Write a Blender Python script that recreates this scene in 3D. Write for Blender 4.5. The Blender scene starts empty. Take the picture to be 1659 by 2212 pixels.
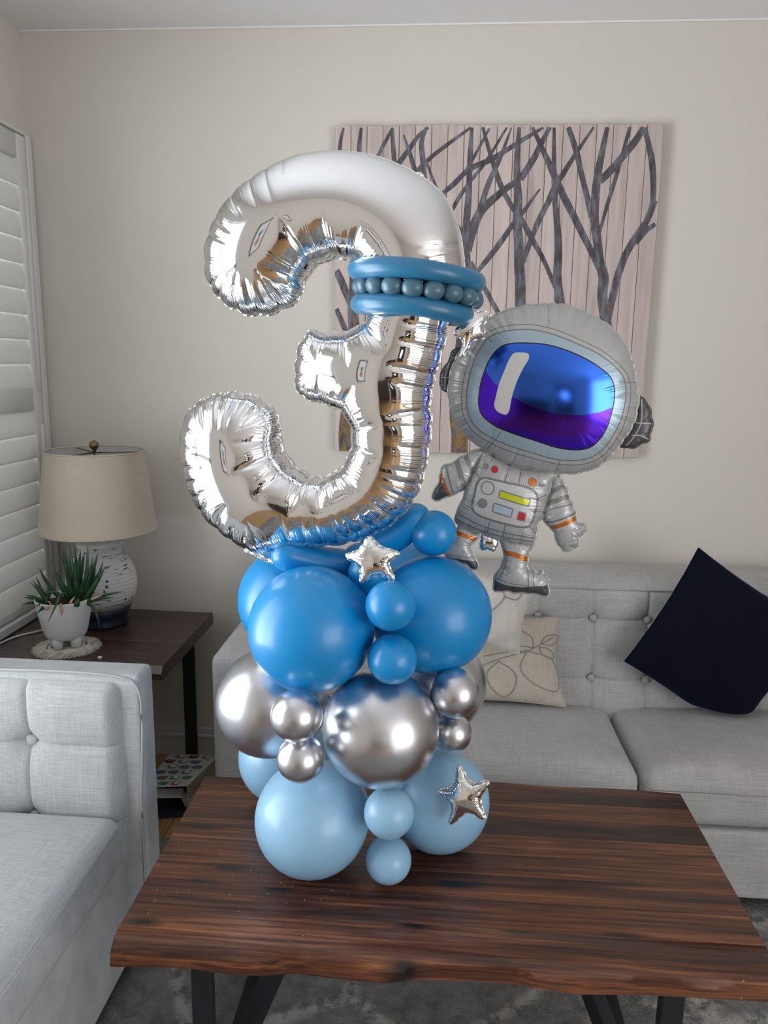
import bpy, bmesh, math, random
import numpy as np
from mathutils import Vector, Matrix
from mathutils.geometry import delaunay_2d_cdt

random.seed(7)
rng = np.random.default_rng(7)
PI = math.pi
SC = bpy.context.scene
COL = SC.collection

# ------------------------------------------------------------------ camera
CAM_H = 1.41                       # metres above z = 0
PITCH, YAW, ROLL = 10.79, 3.98, 0.83
W, H, F = 1659, 2212, 1660.0

def cam_axes():
    p, y, r = (math.radians(a) for a in (PITCH, YAW, ROLL))
    f = np.array([-math.sin(y)*math.cos(p), math.cos(y)*math.cos(p), -math.sin(p)])
    rt = np.array([math.cos(y), math.sin(y), 0.0])
    up = np.cross(rt, f)
    return math.cos(r)*rt + math.sin(r)*up, -math.sin(r)*rt + math.cos(r)*up, f

RT, UP, FW = cam_axes()
cd = bpy.data.cameras.new('camera')
cam = bpy.data.objects.new('camera', cd)
COL.objects.link(cam)
cd.sensor_fit = 'VERTICAL'
cd.sensor_height = 36.0
cd.lens = F/H*36.0
cd.clip_start = 0.02
m = Matrix.Identity(4)
for i in range(3):
    m[i][0], m[i][1], m[i][2] = RT[i], UP[i], -FW[i]
m[2][3] = CAM_H
cam.matrix_world = m
SC.camera = cam

# ------------------------------------------------------------------ world, lights, exposure
wd = bpy.data.worlds.new('World')
SC.world = wd
wd.use_nodes = True
wd.node_tree.nodes['Background'].inputs[0].default_value = (0.80, 0.90, 1.0, 1)
wd.node_tree.nodes['Background'].inputs[1].default_value = 1.0
SC.view_settings.view_transform = 'Standard'
SC.view_settings.look = 'None'
SC.view_settings.gamma = 1
SC.view_settings.use_curve_mapping = False
SC.view_settings.exposure = 0.15

def area(name, loc, direction, sx, sy, power, color):
    l = bpy.data.lights.new(name, 'AREA')
    l.shape = 'RECTANGLE'
    l.size, l.size_y, l.energy, l.color = sx, sy, power, color
    o = bpy.data.objects.new(name, l)
    COL.objects.link(o)
    o.location = loc
    o.rotation_euler = Vector(direction).to_track_quat('-Z', 'Y').to_euler()
    return o

FLOOR = -0.03
CEIL = 2.442
YB, XL, XR, YF = 2.60, -1.365, 2.75, -4.2      # back wall, left wall, right wall, wall behind the camera
WIN_Y0, WIN_Y1, WIN_Z0, WIN_Z1 = 0.52, 1.56, 0.50, 2.10   # the big left window, out of frame
# daylight coming through the windows (left of the camera; behind the closed shutter; far right behind it; a small one down the hall)
area('window_daylight', (XL-0.16, (WIN_Y0+WIN_Y1)/2, (WIN_Z0+WIN_Z1)/2), (1, 0, 0.05), WIN_Y1-WIN_Y0, WIN_Z1-WIN_Z0, 74, (0.90, 0.95, 1.0))
area('shutter_daylight', (XL-0.17, 2.27, 1.34), (1, 0, 0), 0.50, 1.48, 12, (0.95, 0.97, 1.0))
area('right_window_daylight', (XR+0.16, -1.75, 1.19), (-1, 0.25, 0.02), 3.1, 2.08, 80, (0.98, 0.98, 1.0))
area('hall_window_daylight', (1.35, YF-1.48, 1.30), (0, 1, 0), 0.30, 0.50, 3, (0.95, 0.97, 1.0))

# ------------------------------------------------------------------ measuring helpers
def ray(px, py):
    return FW + RT*(px-W/2)/F - UP*(py-H/2)/F

def at(px, py, Y):                      # the point seen at a photo position, at distance Y along the room
    d = ray(px, py)
    return np.array([0, 0, CAM_H]) + d*(Y/d[1])

def atz(px, py, Z):                     # the same on a horizontal plane
    d = ray(px, py)
    return np.array([0, 0, CAM_H]) + d*((Z-CAM_H)/d[2])

class Frame:                            # an upright plane standing in the room: U right, V up, N towards the viewer
    def __init__(s, px, py, Y, yaw=0, tilt=0):
        s.o = at(px, py, Y)
        a, t = math.radians(yaw), math.radians(tilt)
        s.U = np.array([math.cos(a), -math.sin(a), 0])
        n = np.array([-math.sin(a), -math.cos(a), 0])
        s.N = n*math.cos(t) + np.array([0, 0, math.sin(t)])
        s.V = np.cross(s.N, s.U)
    def uv(s, pts):
        out = []
        for p in pts:
            d = ray(p[0], p[1])
            t = np.dot(s.o-np.array([0, 0, CAM_H]), s.N)/np.dot(d, s.N)
            q = np.array([0, 0, CAM_H]) + d*t - s.o
            out.append((q@s.U, q@s.V))
        return np.array(out)
    def matrix(s):
        m = Matrix.Identity(4)
        for i in range(3):
            m[i][0], m[i][1], m[i][2], m[i][3] = s.U[i], s.V[i], s.N[i], s.o[i]
        return m

# ------------------------------------------------------------------ materials
def new_mat(name):
    mt = bpy.data.materials.new(name)
    mt.use_nodes = True
    nt = mt.node_tree
    return mt, nt, nt.nodes['Principled BSDF']

def link(nt, a, b):
    nt.links.new(a, b)

def nd(nt, typ, **kw):
    n = nt.nodes.new(typ)
    for k, v in kw.items():
        if k in n.inputs:
            n.inputs[k].default_value = v
        else:
            setattr(n, k, v)
    return n

def plain(name, col, rough=0.5, metal=0.0, **kw):
    mt, nt, b = new_mat(name)
    b.inputs['Base Color'].default_value = (*col, 1)
    b.inputs['Roughness'].default_value = rough
    b.inputs['Metallic'].default_value = metal
    for k, v in kw.items():
        b.inputs[k].default_value = v
    return mt

def ramp(nt, stops):
    r = nt.nodes.new('ShaderNodeValToRGB')
    e = r.color_ramp.elements
    e[0].position, e[0].color = stops[0][0], (*stops[0][1], 1)
    e[1].position, e[1].color = stops[-1][0], (*stops[-1][1], 1)
    for p, c in stops[1:-1]:
        x = e.new(p)
        x.color = (*c, 1)
    return r

def coords(nt, scale=(1, 1, 1), rot=(0, 0, 0), rand=False):
    tc = nt.nodes.new('ShaderNodeTexCoord')
    mp = nt.nodes.new('ShaderNodeMapping')
    mp.inputs['Scale'].default_value = scale
    mp.inputs['Rotation'].default_value = rot
    link(nt, tc.outputs['Object'], mp.inputs['Vector'])
    if rand:
        oi = nt.nodes.new('ShaderNodeObjectInfo')
        mu = nd(nt, 'ShaderNodeMath', operation='MULTIPLY')
        mu.inputs[1].default_value = 37.0
        link(nt, oi.outputs['Random'], mu.inputs[0])
        link(nt, mu.outputs[0], mp.inputs['Location'])
    return mp.outputs['Vector']

def mixc(nt, fac, a, b, mode='MIX'):
    mx = nt.nodes.new('ShaderNodeMix')
    mx.data_type = 'RGBA'
    mx.blend_type = mode
    for sock, v in ((mx.inputs[0], fac), (mx.inputs[6], a), (mx.inputs[7], b)):
        if hasattr(v, 'is_output'):
            link(nt, v, sock)
        elif isinstance(v, (int, float)):
            sock.default_value = v
        else:
            sock.default_value = (*v, 1)
    return mx.outputs[2]

def bump(nt, b, height, strength=0.3, dist=0.002):
    bp = nd(nt, 'ShaderNodeBump', Strength=strength, Distance=dist)
    link(nt, height, bp.inputs['Height'])
    link(nt, bp.outputs['Normal'], b.inputs['Normal'])

def fabric(name, dark, light, fine=1.0, rough=0.95, bstr=0.35):
    """linen: slubby threads crossing in two directions"""
    mt, nt, b = new_mat(name)
    def threads(scale, seedw):
        n = nd(nt, 'ShaderNodeTexNoise', Scale=1.0, Detail=3.0, Roughness=0.65)
        link(nt, coords(nt, scale), n.inputs['Vector'])
        return n.outputs[0]
    a = threads((14*fine, 420*fine, 420*fine), 0)
    c = threads((420*fine, 16*fine, 16*fine), 1)
    av = mixc(nt, 0.42, a, c)
    blot = nd(nt, 'ShaderNodeTexNoise', Scale=9.0, Detail=2.0)
    link(nt, coords(nt), blot.inputs['Vector'])
    av2 = mixc(nt, 0.16, av, blot.outputs[0])
    r = ramp(nt, [(0.30, dark), (0.68, light)])
    link(nt, av2, r.inputs[0])
    link(nt, r.outputs[0], b.inputs['Base Color'])
    b.inputs['Roughness'].default_value = rough
    b.inputs['Specular IOR Level'].default_value = 0.2
    b.inputs['Sheen Weight'].default_value = 0.15
    bump(nt, b, av, bstr, 0.0015)
    return mt

def wood(name, stops, rough=0.3, axis='x', knots=True, scratches=True, coat=0.25, sc=1.0):
    mt, nt, b = new_mat(name)
    s1 = (1.6*sc, 26*sc, 26*sc) if axis == 'x' else (26*sc, 1.6*sc, 26*sc) if axis == 'y' else (26*sc, 26*sc, 1.6*sc)
    s2 = (4*sc, 160*sc, 160*sc) if axis == 'x' else (160*sc, 4*sc, 160*sc) if axis == 'y' else (160*sc, 160*sc, 4*sc)
    n1 = nd(nt, 'ShaderNodeTexNoise', Scale=1.0, Detail=4.0, Roughness=0.6, Distortion=0.6)
    link(nt, coords(nt, s1, rand=True), n1.inputs['Vector'])
    n2 = nd(nt, 'ShaderNodeTexNoise', Scale=1.0, Detail=3.0, Roughness=0.7)
    link(nt, coords(nt, s2, rand=True), n2.inputs['Vector'])
    g = mixc(nt, 0.44, n1.outputs[0], n2.outputs[0])
    oi = nt.nodes.new('ShaderNodeObjectInfo')
    ad = nd(nt, 'ShaderNodeMath', operation='MULTIPLY_ADD')
    ad.inputs[1].default_value = 0.07
    ad.inputs[2].default_value = -0.035
    link(nt, oi.outputs['Random'], ad.inputs[0])
    sm = nd(nt, 'ShaderNodeMath', operation='ADD')
    link(nt, g, sm.inputs[0]); link(nt, ad.outputs[0], sm.inputs[1])
    r = ramp(nt, stops)
    link(nt, sm.outputs[0], r.inputs[0])
    col = r.outputs[0]
    if knots:
        v = nd(nt, 'ShaderNodeTexVoronoi', Scale=1.0, Randomness=1.0, voronoi_dimensions='2D')
        link(nt, coords(nt, (2.7, 9, 9), rand=True), v.inputs['Vector'])
        kr = ramp(nt, [(0.03, (1, 1, 1)), (0.13, (0, 0, 0))])
        link(nt, v.outputs['Distance'], kr.inputs[0])
        col = mixc(nt, kr.outputs[0], col, stops[0][1])
        wv = nd(nt, 'ShaderNodeMath', operation='SINE')
        ml = nd(nt, 'ShaderNodeMath', operation='MULTIPLY'); ml.inputs[1].default_value = 110
        link(nt, v.outputs['Distance'], ml.inputs[0]); link(nt, ml.outputs[0], wv.inputs[0])
    if scratches:
        v2 = nd(nt, 'ShaderNodeTexVoronoi', Scale=17.0, voronoi_dimensions='2D')
        link(nt, coords(nt, (1, 1.3, 1), (0, 0, 0.5), rand=True), v2.inputs['Vector'])
        sr = ramp(nt, [(0.018, (0.7, 0.7, 0.7)), (0.028, (0, 0, 0))])
        link(nt, v2.outputs['Distance'], sr.inputs[0])
        v3 = nd(nt, 'ShaderNodeTexNoise', Scale=3.0)
        link(nt, coords(nt), v3.inputs['Vector'])
        sr2 = ramp(nt, [(0.46, (0, 0, 0)), (0.52, (1, 1, 1))])
        link(nt, v3.outputs[0], sr2.inputs[0])
        mm = mixc(nt, 1.0, sr.outputs[0], sr2.outputs[0], 'MULTIPLY')
        col = mixc(nt, mm, col, (0.5, 0.4, 0.33))
        v4 = nd(nt, 'ShaderNodeTexVoronoi', Scale=1.0, voronoi_dimensions='2D')             # thin slanting scratches
        mp4 = nt.nodes.new('ShaderNodeMapping'); mp4.inputs['Scale'].default_value = (5, 60, 5)
        link(nt, coords(nt, (1, 1, 1), (0, 0, 0.9), rand=True), mp4.inputs['Vector']); link(nt, mp4.outputs[0], v4.inputs['Vector'])
        sr4 = ramp(nt, [(0.026, (0.30, 0.30, 0.30)), (0.040, (0, 0, 0))])
        link(nt, v4.outputs['Distance'], sr4.inputs[0])
        col = mixc(nt, mixc(nt, 1.0, sr4.outputs[0], sr2.outputs[0], 'MULTIPLY'), col, (0.34, 0.24, 0.19))
    link(nt, col, b.inputs['Base Color'])
    b.inputs['Roughness'].default_value = rough
    b.inputs['Coat Weight'].default_value = coat
    b.inputs['Coat Roughness'].default_value = 0.25
    bump(nt, b, g, 0.12, 0.0015)
    return mt

def foil_mat(name, col, rough=0.07, metal=1.0, fine=1.0, strength=0.5, spec=0.5):
    """metallised film; fine gathers run square to the welded edge (attributes s, d, w are stored on the mesh)"""
    mt, nt, b = new_mat(name)
    b.inputs['Base Color'].default_value = (*col, 1)
    b.inputs['Roughness'].default_value = rough
    b.inputs['Metallic'].default_value = metal
    b.inputs['Specular IOR Level'].default_value = spec
    def attr(n):
        a = nt.nodes.new('ShaderNodeAttribute'); a.attribute_name = n
        return a.outputs['Fac']
    def mth(op, x, y=None, z=None):
        n = nd(nt, 'ShaderNodeMath', operation=op)
        for i, v in enumerate((x, y, z)):
            if v is None: continue
            if hasattr(v, 'is_output'): link(nt, v, n.inputs[i])
            else: n.inputs[i].default_value = v
        return n.outputs[0]
    s, d, w = attr('s'), attr('d'), attr('w')
    n1 = nt.nodes.new('ShaderNodeTexNoise'); n1.noise_dimensions = '2D'
    n1.inputs['Scale'].default_value = 1.0; n1.inputs['Detail'].default_value = 0.0
    cx = nt.nodes.new('ShaderNodeCombineXYZ')
    link(nt, mth('MULTIPLY', s, 70*fine), cx.inputs[0]); link(nt, mth('MULTIPLY', d, 5), cx.inputs[1])
    link(nt, cx.outputs[0], n1.inputs['Vector'])
    n2 = nt.nodes.new('ShaderNodeTexNoise'); n2.noise_dimensions = '2D'
    n2.inputs['Scale'].default_value = 1.0; n2.inputs['Detail'].default_value = 2.0
    cy = nt.nodes.new('ShaderNodeCombineXYZ')
    link(nt, mth('MULTIPLY', s, 60*fine), cy.inputs[0])
    link(nt, cy.outputs[0], n2.inputs['Vector'])
    # a comb of gathers, uneven in pitch; each fades inwards at its own length
    comb = mth('SINE', mth('ADD', mth('MULTIPLY', s, 1150*fine), mth('MULTIPLY', n1.outputs[0], 22.0)))
    lim = mth('MULTIPLY_ADD', n2.outputs[0], 0.15, -0.022)
    fall = mth('SUBTRACT', 1.0, mth('DIVIDE', d, mth('MAXIMUM', lim, 0.006)))
    msk = mth('MULTIPLY', mth('MAXIMUM', fall, 0.0), w)
    hgt = mth('MULTIPLY', comb, msk)
    bp = nd(nt, 'ShaderNodeBump', Strength=strength, Distance=0.0007)
    link(nt, hgt, bp.inputs['Height'])
    link(nt, bp.outputs['Normal'], b.inputs['Normal'])
    return mt

def latex(name, col):
    mt, nt, b = new_mat(name)
    n = nd(nt, 'ShaderNodeTexNoise', Scale=9.0, Detail=2.0)
    link(nt, coords(nt), n.inputs['Vector'])
    r = ramp(nt, [(0.3, tuple(c*0.93 for c in col)), (0.7, tuple(min(1, c*1.05) for c in col))])
    link(nt, n.outputs[0], r.inputs[0]); link(nt, r.outputs[0], b.inputs['Base Color'])
    b.inputs['Roughness'].default_value = 0.40
    b.inputs['Coat Weight'].default_value = 0.30
    b.inputs['Coat Roughness'].default_value = 0.20
    return mt

M = {}
M['wall'] = plain('wall_paint', (0.635, 0.60, 0.54), 0.9)
nt = M['wall'].node_tree
_n = nd(nt, 'ShaderNodeTexNoise', Scale=160.0, Detail=3.0); link(nt, coords(nt), _n.inputs['Vector'])
bump(nt, nt.nodes['Principled BSDF'], _n.outputs[0], 0.10, 0.002)
M['ceiling'] = plain('ceiling_paint', (0.84, 0.83, 0.83), 0.9)
nt = M['ceiling'].node_tree
_n = nd(nt, 'ShaderNodeTexNoise', Scale=90.0, Detail=3.0); link(nt, coords(nt), _n.inputs['Vector'])
bump(nt, nt.nodes['Principled BSDF'], _n.outputs[0], 0.12, 0.002)
M['trim'] = plain('white_trim_paint', (0.62, 0.61, 0.60), 0.45)
M['shutter'] = plain('white_shutter_paint', (0.70, 0.70, 0.69), 0.4)
def blade_mat():                       # translucency added to brighten shutter and corner; blades pass a little daylight
    mt, nt, b = new_mat('thin_white_shutter_blade')
    b.inputs['Base Color'].default_value = (0.70, 0.70, 0.69, 1); b.inputs['Roughness'].default_value = 0.45
    tr = nt.nodes.new('ShaderNodeBsdfTranslucent'); tr.inputs[0].default_value = (0.72, 0.71, 0.68, 1)
    mx = nt.nodes.new('ShaderNodeMixShader'); mx.inputs[0].default_value = 0.16
    link(nt, b.outputs[0], mx.inputs[1]); link(nt, tr.outputs[0], mx.inputs[2])
    link(nt, mx.outputs[0], nt.nodes['Material Output'].inputs['Surface'])
    return mt
M['blade'] = blade_mat()
M['floor'] = wood('oak_floor', [(0.3, (0.28, 0.14, 0.055)), (0.5, (0.46, 0.27, 0.115)), (0.7, (0.58, 0.36, 0.16))], 0.35, 'y', False, False)
TW = [(0.35, (0.008, 0.0035, 0.0028)), (0.44, (0.033, 0.0105, 0.0068)), (0.54, (0.102, 0.033, 0.0145)), (0.655, (0.26, 0.096, 0.037))]
M['table'] = wood('acacia_boards', TW, 0.30, 'x', True, True, 0.15)
M['side_table'] = wood('dark_walnut_boards', [(0.3, (0.016, 0.009, 0.008)), (0.5, (0.042, 0.021, 0.017)), (0.7, (0.085, 0.04, 0.03))], 0.36, 'x', True, False)
M['steel'] = plain('black_powder_coated_steel', (0.012, 0.013, 0.018), 0.45)
M['grey_linen'] = fabric('pale_grey_linen', (0.30, 0.295, 0.29), (0.56, 0.555, 0.55))
M['chair_linen'] = fabric('grey_linen_window_toned', (0.27, 0.285, 0.29), (0.52, 0.535, 0.54))  # sofa linen, darkened and cooled to suit the strong window light
M['beige_linen'] = fabric('oatmeal_linen', (0.36, 0.32, 0.265), (0.60, 0.545, 0.46))
M['cream_linen'] = fabric('cream_linen', (0.44, 0.41, 0.37), (0.66, 0.63, 0.58))
M['shade_linen'] = fabric('lamp_shade_linen', (0.46, 0.40, 0.325), (0.58, 0.51, 0.42), 1.3)
M['piping'] = plain('grey_piping_cord', (0.40, 0.40, 0.40), 0.9)
M['yarn'] = plain('grey_embroidery_yarn', (0.27, 0.255, 0.25), 0.95)
M['navy'] = plain('navy_velvet', (0.0035, 0.0045, 0.012), 0.85, **{'Sheen Weight': 0.35, 'Sheen Roughness': 0.4, 'Specular IOR Level': 0.1})
M['navy'].node_tree.nodes['Principled BSDF'].inputs['Sheen Tint'].default_value = (0.1, 0.13, 0.3, 1)
nt = M['navy'].node_tree
_n = nd(nt, 'ShaderNodeTexNoise', Scale=14.0, Detail=4.0); link(nt, coords(nt), _n.inputs['Vector'])
bump(nt, nt.nodes['Principled BSDF'], _n.outputs[0], 0.25, 0.01)
M['foil'] = foil_mat('silver_foil', (0.84, 0.85, 0.87), 0.06, strength=0.6)
M['foil_star'] = foil_mat('silver_star_foil', (0.86, 0.86, 0.86), 0.05, fine=1.6, strength=0.18)
M['suit'] = foil_mat('printed_suit_grey', (0.45, 0.455, 0.455), 0.34, 0.25, 0.9, 0.45)
M['suit_light'] = foil_mat('printed_suit_light', (0.54, 0.55, 0.56), 0.34, 0.25, 0.9, 0.45)
M['suit_line'] = foil_mat('printed_grey_line', (0.20, 0.20, 0.20), 0.34, 0.25, 0.9, 0.45)
M['suit_band'] = foil_mat('printed_grey_band', (0.24, 0.24, 0.24), 0.34, 0.25, 0.9, 0.45)
M['suit_dark'] = foil_mat('dark_grey_print_and_shade', (0.085, 0.085, 0.09), 0.34, 0.25, 0.9, 0.45)  # soles and ear pods in print; on the hand, painted shade
M['rim_blue'] = foil_mat('printed_pale_blue', (0.37, 0.48, 0.55), 0.30, 0.35, 0.9, 0.45)
M['visor_blue'] = foil_mat('chrome_blue', (0.05, 0.17, 0.80), 0.16, 1.0, 0.9, 0.5)
M['visor_purple'] = foil_mat('chrome_purple', (0.09, 0.025, 0.68), 0.16, 1.0, 0.9, 0.5)
M['glint'] = foil_mat('printed_off_white', (0.66, 0.67, 0.66), 0.34, 0.1, 0.9, 0.45)
M['p_black'] = foil_mat('printed_black', (0.01, 0.01, 0.02), 0.3, 0.1, 0.9, 0.4)
M['p_red'] = foil_mat('printed_red', (0.50, 0.015, 0.03), 0.3, 0.2, 0.9, 0.4)
M['p_orange'] = foil_mat('printed_orange', (0.55, 0.16, 0.02), 0.25, 0.4, 0.9, 0.4)
M['p_yellow'] = foil_mat('printed_yellow_green', (0.55, 0.58, 0.02), 0.3, 0.2, 0.9, 0.4)
M['p_sky'] = foil_mat('printed_sky_blue', (0.42, 0.53, 0.66), 0.3, 0.2, 0.9, 0.4)
M['blue'] = latex('deep_blue_latex', (0.0003, 0.235, 0.57))
M['collar'] = latex('mid_blue_latex', (0.018, 0.155, 0.30))
M['bead'] = latex('slate_blue_latex', (0.055, 0.135, 0.19))
M['sky'] = latex('pale_blue_latex', (0.27, 0.49, 0.69))
M['chrome'] = plain('chrome_silver_latex', (0.67, 0.68, 0.72), 0.31, 1.0)
M['ceramic'] = None
M['pot'] = plain('white_ceramic', (0.74, 0.75, 0.76), 0.35)
M['brass'] = plain('aged_brass', (0.22, 0.17, 0.10), 0.3, 1.0)
M['shade_in'] = plain('white_shade_lining', (0.62, 0.62, 0.61), 0.8)
M['soil'] = plain('dark_soil', (0.04, 0.028, 0.02), 1.0)
M['husk'] = plain('dry_leaf', (0.50, 0.30, 0.17), 0.8)
M['rope'] = plain('cream_cotton_rope', (0.66, 0.62, 0.54), 0.95)
M['paper'] = plain('pale_wrapping_paper', (0.56, 0.54, 0.51), 0.5)
M['bag_shade'] = plain('bag_inner_shade', (0.02, 0.022, 0.03), 0.8)  # near-black colour stands in for the shade inside the bag
M['cable'] = plain('white_cable', (0.55, 0.55, 0.55), 0.5)

def leaf_mat():
    mt, nt, b = new_mat('succulent_green')
    n = nd(nt, 'ShaderNodeTexNoise', Scale=30.0, Detail=2.0); link(nt, coords(nt, rand=True), n.inputs['Vector'])
    r = ramp(nt, [(0.3, (0.008, 0.035, 0.016)), (0.55, (0.022, 0.075, 0.03)), (0.75, (0.06, 0.14, 0.04))])
    link(nt, n.outputs[0], r.inputs[0]); link(nt, r.outputs[0], b.inputs['Base Color'])
    b.inputs['Roughness'].default_value = 0.4
    return mt
M['leaf'] = leaf_mat()

def vase_mat():
    """white glaze, scratched in level strokes and pitted; plain navy below (z is local, 0 at the foot)"""
    mt, nt, b = new_mat('distressed_white_glaze')
    n = nd(nt, 'ShaderNodeTexNoise', Scale=1.0, Detail=3.0, Roughness=0.6)
    link(nt, coords(nt, (22, 22, 260)), n.inputs['Vector'])
    r = ramp(nt, [(0.57, (0, 0, 0)), (0.62, (1, 1, 1))]); link(nt, n.outputs[0], r.inputs[0])
    n2 = nd(nt, 'ShaderNodeTexNoise', Scale=11.0, Detail=1.0); link(nt, coords(nt), n2.inputs['Vector'])
    r2 = ramp(nt, [(0.47, (0, 0, 0)), (0.55, (1, 1, 1))]); link(nt, n2.outputs[0], r2.inputs[0])
    strokes = mixc(nt, 1.0, r.outputs[0], r2.outputs[0], 'MULTIPLY')
    v = nd(nt, 'ShaderNodeTexVoronoi', Scale=38.0); link(nt, coords(nt), v.inputs['Vector'])
    r3 = ramp(nt, [(0.17, (1, 1, 1)), (0.21, (0, 0, 0))]); link(nt, v.outputs['Distance'], r3.inputs[0])
    n3 = nd(nt, 'ShaderNodeTexNoise', Scale=17.0); link(nt, coords(nt, rot=(0.4, 1, 0)), n3.inputs['Vector'])
    r4 = ramp(nt, [(0.53, (0, 0, 0)), (0.57, (1, 1, 1))]); link(nt, n3.outputs[0], r4.inputs[0])
    pits = mixc(nt, 1.0, r3.outputs[0], r4.outputs[0], 'MULTIPLY')
    marks = mixc(nt, 1.0, strokes, pits, 'ADD')
    col = mixc(nt, marks, (0.70, 0.70, 0.70), (0.03, 0.03, 0.045))
    link(nt, col, b.inputs['Base Color'])
    b.inputs['Roughness'].default_value = 0.5
    w = nd(nt, 'ShaderNodeTexWave', Scale=26.0, Distortion=1.0, bands_direction='Z'); link(nt, coords(nt), w.inputs['Vector'])
    bump(nt, b, w.outputs[0], 0.3, 0.003)
    return mt
M['vase'] = vase_mat()
M['vase_navy'] = plain('navy_glaze', (0.010, 0.013, 0.032), 0.4)

def rug_mat():
    mt, nt, b = new_mat('grey_pile')
    v = nd(nt, 'ShaderNodeTexVoronoi', Scale=3.1, feature='DISTANCE_TO_EDGE')
    n = nd(nt, 'ShaderNodeTexNoise', Scale=5.0, Detail=4.0); link(nt, coords(nt), n.inputs['Vector'])
    wv = mixc(nt, 0.12, coords(nt), n.outputs[1], 'ADD')
    link(nt, wv, v.inputs['Vector'])
    r = ramp(nt, [(0.02, (1, 1, 1)), (0.085, (0, 0, 0))]); link(nt, v.outputs[0], r.inputs[0])
    n2 = nd(nt, 'ShaderNodeTexNoise', Scale=26.0, Detail=5.0, Roughness=0.7); link(nt, coords(nt), n2.inputs['Vector'])
    r2 = ramp(nt, [(0.3, (0.15, 0.15, 0.15)), (0.7, (0.33, 0.33, 0.325))]); link(nt, n2.outputs[0], r2.inputs[0])
    r3 = ramp(nt, [(0.42, (0, 0, 0)), (0.55, (1, 1, 1))]); link(nt, n2.outputs[0], r3.inputs[0])
    mk = mixc(nt, 1.0, r.outputs[0], r3.outputs[0], 'MULTIPLY')
    link(nt, mixc(nt, mk, r2.outputs[0], (0.52, 0.51, 0.49)), b.inputs['Base Color'])
    b.inputs['Roughness'].default_value = 1.0
    n3 = nd(nt, 'ShaderNodeTexNoise', Scale=240.0, Detail=2.0); link(nt, coords(nt), n3.inputs['Vector'])
    bump(nt, b, n3.outputs[0], 0.8, 0.006)
    return mt
M['rug'] = rug_mat()

def plank_mat():
    mt, nt, b = new_mat('washed_pink_pine')
    n = nd(nt, 'ShaderNodeTexNoise', Scale=1.0, Detail=4.0, Roughness=0.6, Distortion=0.4)
    link(nt, coords(nt, (60, 20, 3.0), rand=True), n.inputs['Vector'])
    r = ramp(nt, [(0.3, (0.42, 0.345, 0.325)), (0.55, (0.53, 0.455, 0.43)), (0.75, (0.58, 0.51, 0.47))])
    link(nt, n.outputs[0], r.inputs[0])
    oi = nt.nodes.new('ShaderNodeObjectInfo')
    rr = ramp(nt, [(0.0, (0.90, 0.88, 0.88)), (1.0, (1.05, 1.02, 1.0))]); link(nt, oi.outputs['Random'], rr.inputs[0])
    link(nt, mixc(nt, 1.0, r.outputs[0], rr.outputs[0], 'MULTIPLY'), b.inputs['Base Color'])
    b.inputs['Roughness'].default_value = 0.75
    return mt
M['plank'] = plank_mat()

def branch_mat():
    """slate-violet paint, gold rubbed in on the lower trunks"""
    mt, nt, b = new_mat('slate_branch_paint')
    n = nd(nt, 'ShaderNodeTexNoise', Scale=1.0, Detail=4.0, Roughness=0.6); link(nt, coords(nt, (60, 20, 18)), n.inputs['Vector'])
    r = ramp(nt, [(0.3, (0.028, 0.022, 0.028)), (0.5, (0.085, 0.072, 0.085)), (0.66, (0.16, 0.17, 0.205)), (0.78, (0.12, 0.095, 0.10))])
    link(nt, n.outputs[0], r.inputs[0])
    tc = nt.nodes.new('ShaderNodeTexCoord'); sp = nt.nodes.new('ShaderNodeSeparateXYZ'); link(nt, tc.outputs['Object'], sp.inputs[0])
    mr = nd(nt, 'ShaderNodeMapRange'); mr.inputs['From Min'].default_value = 0.72; mr.inputs['From Max'].default_value = 0.02
    link(nt, sp.outputs[2], mr.inputs[0])
    n2 = nd(nt, 'ShaderNodeTexNoise', Scale=1.0, Detail=5.0, Roughness=0.75); link(nt, coords(nt, (50, 20, 22), (0, 0.3, 0)), n2.inputs['Vector'])
    ad = nd(nt, 'ShaderNodeMath', operation='MULTIPLY_ADD'); ad.inputs[1].default_value = 0.22
    link(nt, mr.outputs[0], ad.inputs[0]); link(nt, n2.outputs[0], ad.inputs[2])
    rg = ramp(nt, [(0.64, (0, 0, 0)), (0.76, (1, 1, 1))]); link(nt, ad.outputs[0], rg.inputs[0])
    link(nt, mixc(nt, rg.outputs[0], r.outputs[0], (0.22, 0.13, 0.035)), b.inputs['Base Color'])
    b.inputs['Roughness'].default_value = 0.6
    return mt
M['branch'] = branch_mat()

# ------------------------------------------------------------------ object helpers
ORG = {}

def tag(o, label=None, cat=None, group=None, kind=None):
    for k, v in (('label', label), ('category', cat), ('group', group), ('kind', kind)):
        if v: o[k] = v
    return o

def mesh_data(name, verts, faces, mats, smooth=True, fm=None):
    me = bpy.data.meshes.new(name)
    me.from_pydata([tuple(map(float, v)) for v in verts], [], [tuple(map(int, f)) for f in faces])
    for mt in (mats if isinstance(mats, (list, tuple)) else [mats]):
        me.materials.append(mt)
    if fm is not None:
        me.polygons.foreach_set('material_index', np.asarray(fm, np.int32))
    me.polygons.foreach_set('use_smooth', np.full(len(me.polygons), bool(smooth)))
    me.update()
    return me

def thing(name, loc, label, cat, group=None):
    o = bpy.data.objects.new(name, None)
    COL.objects.link(o)
    o.empty_display_size = 0.05
    o.location = tuple(map(float, loc))
    ORG[o.name] = np.array(loc, float)
    return tag(o, label, cat, group)

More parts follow.
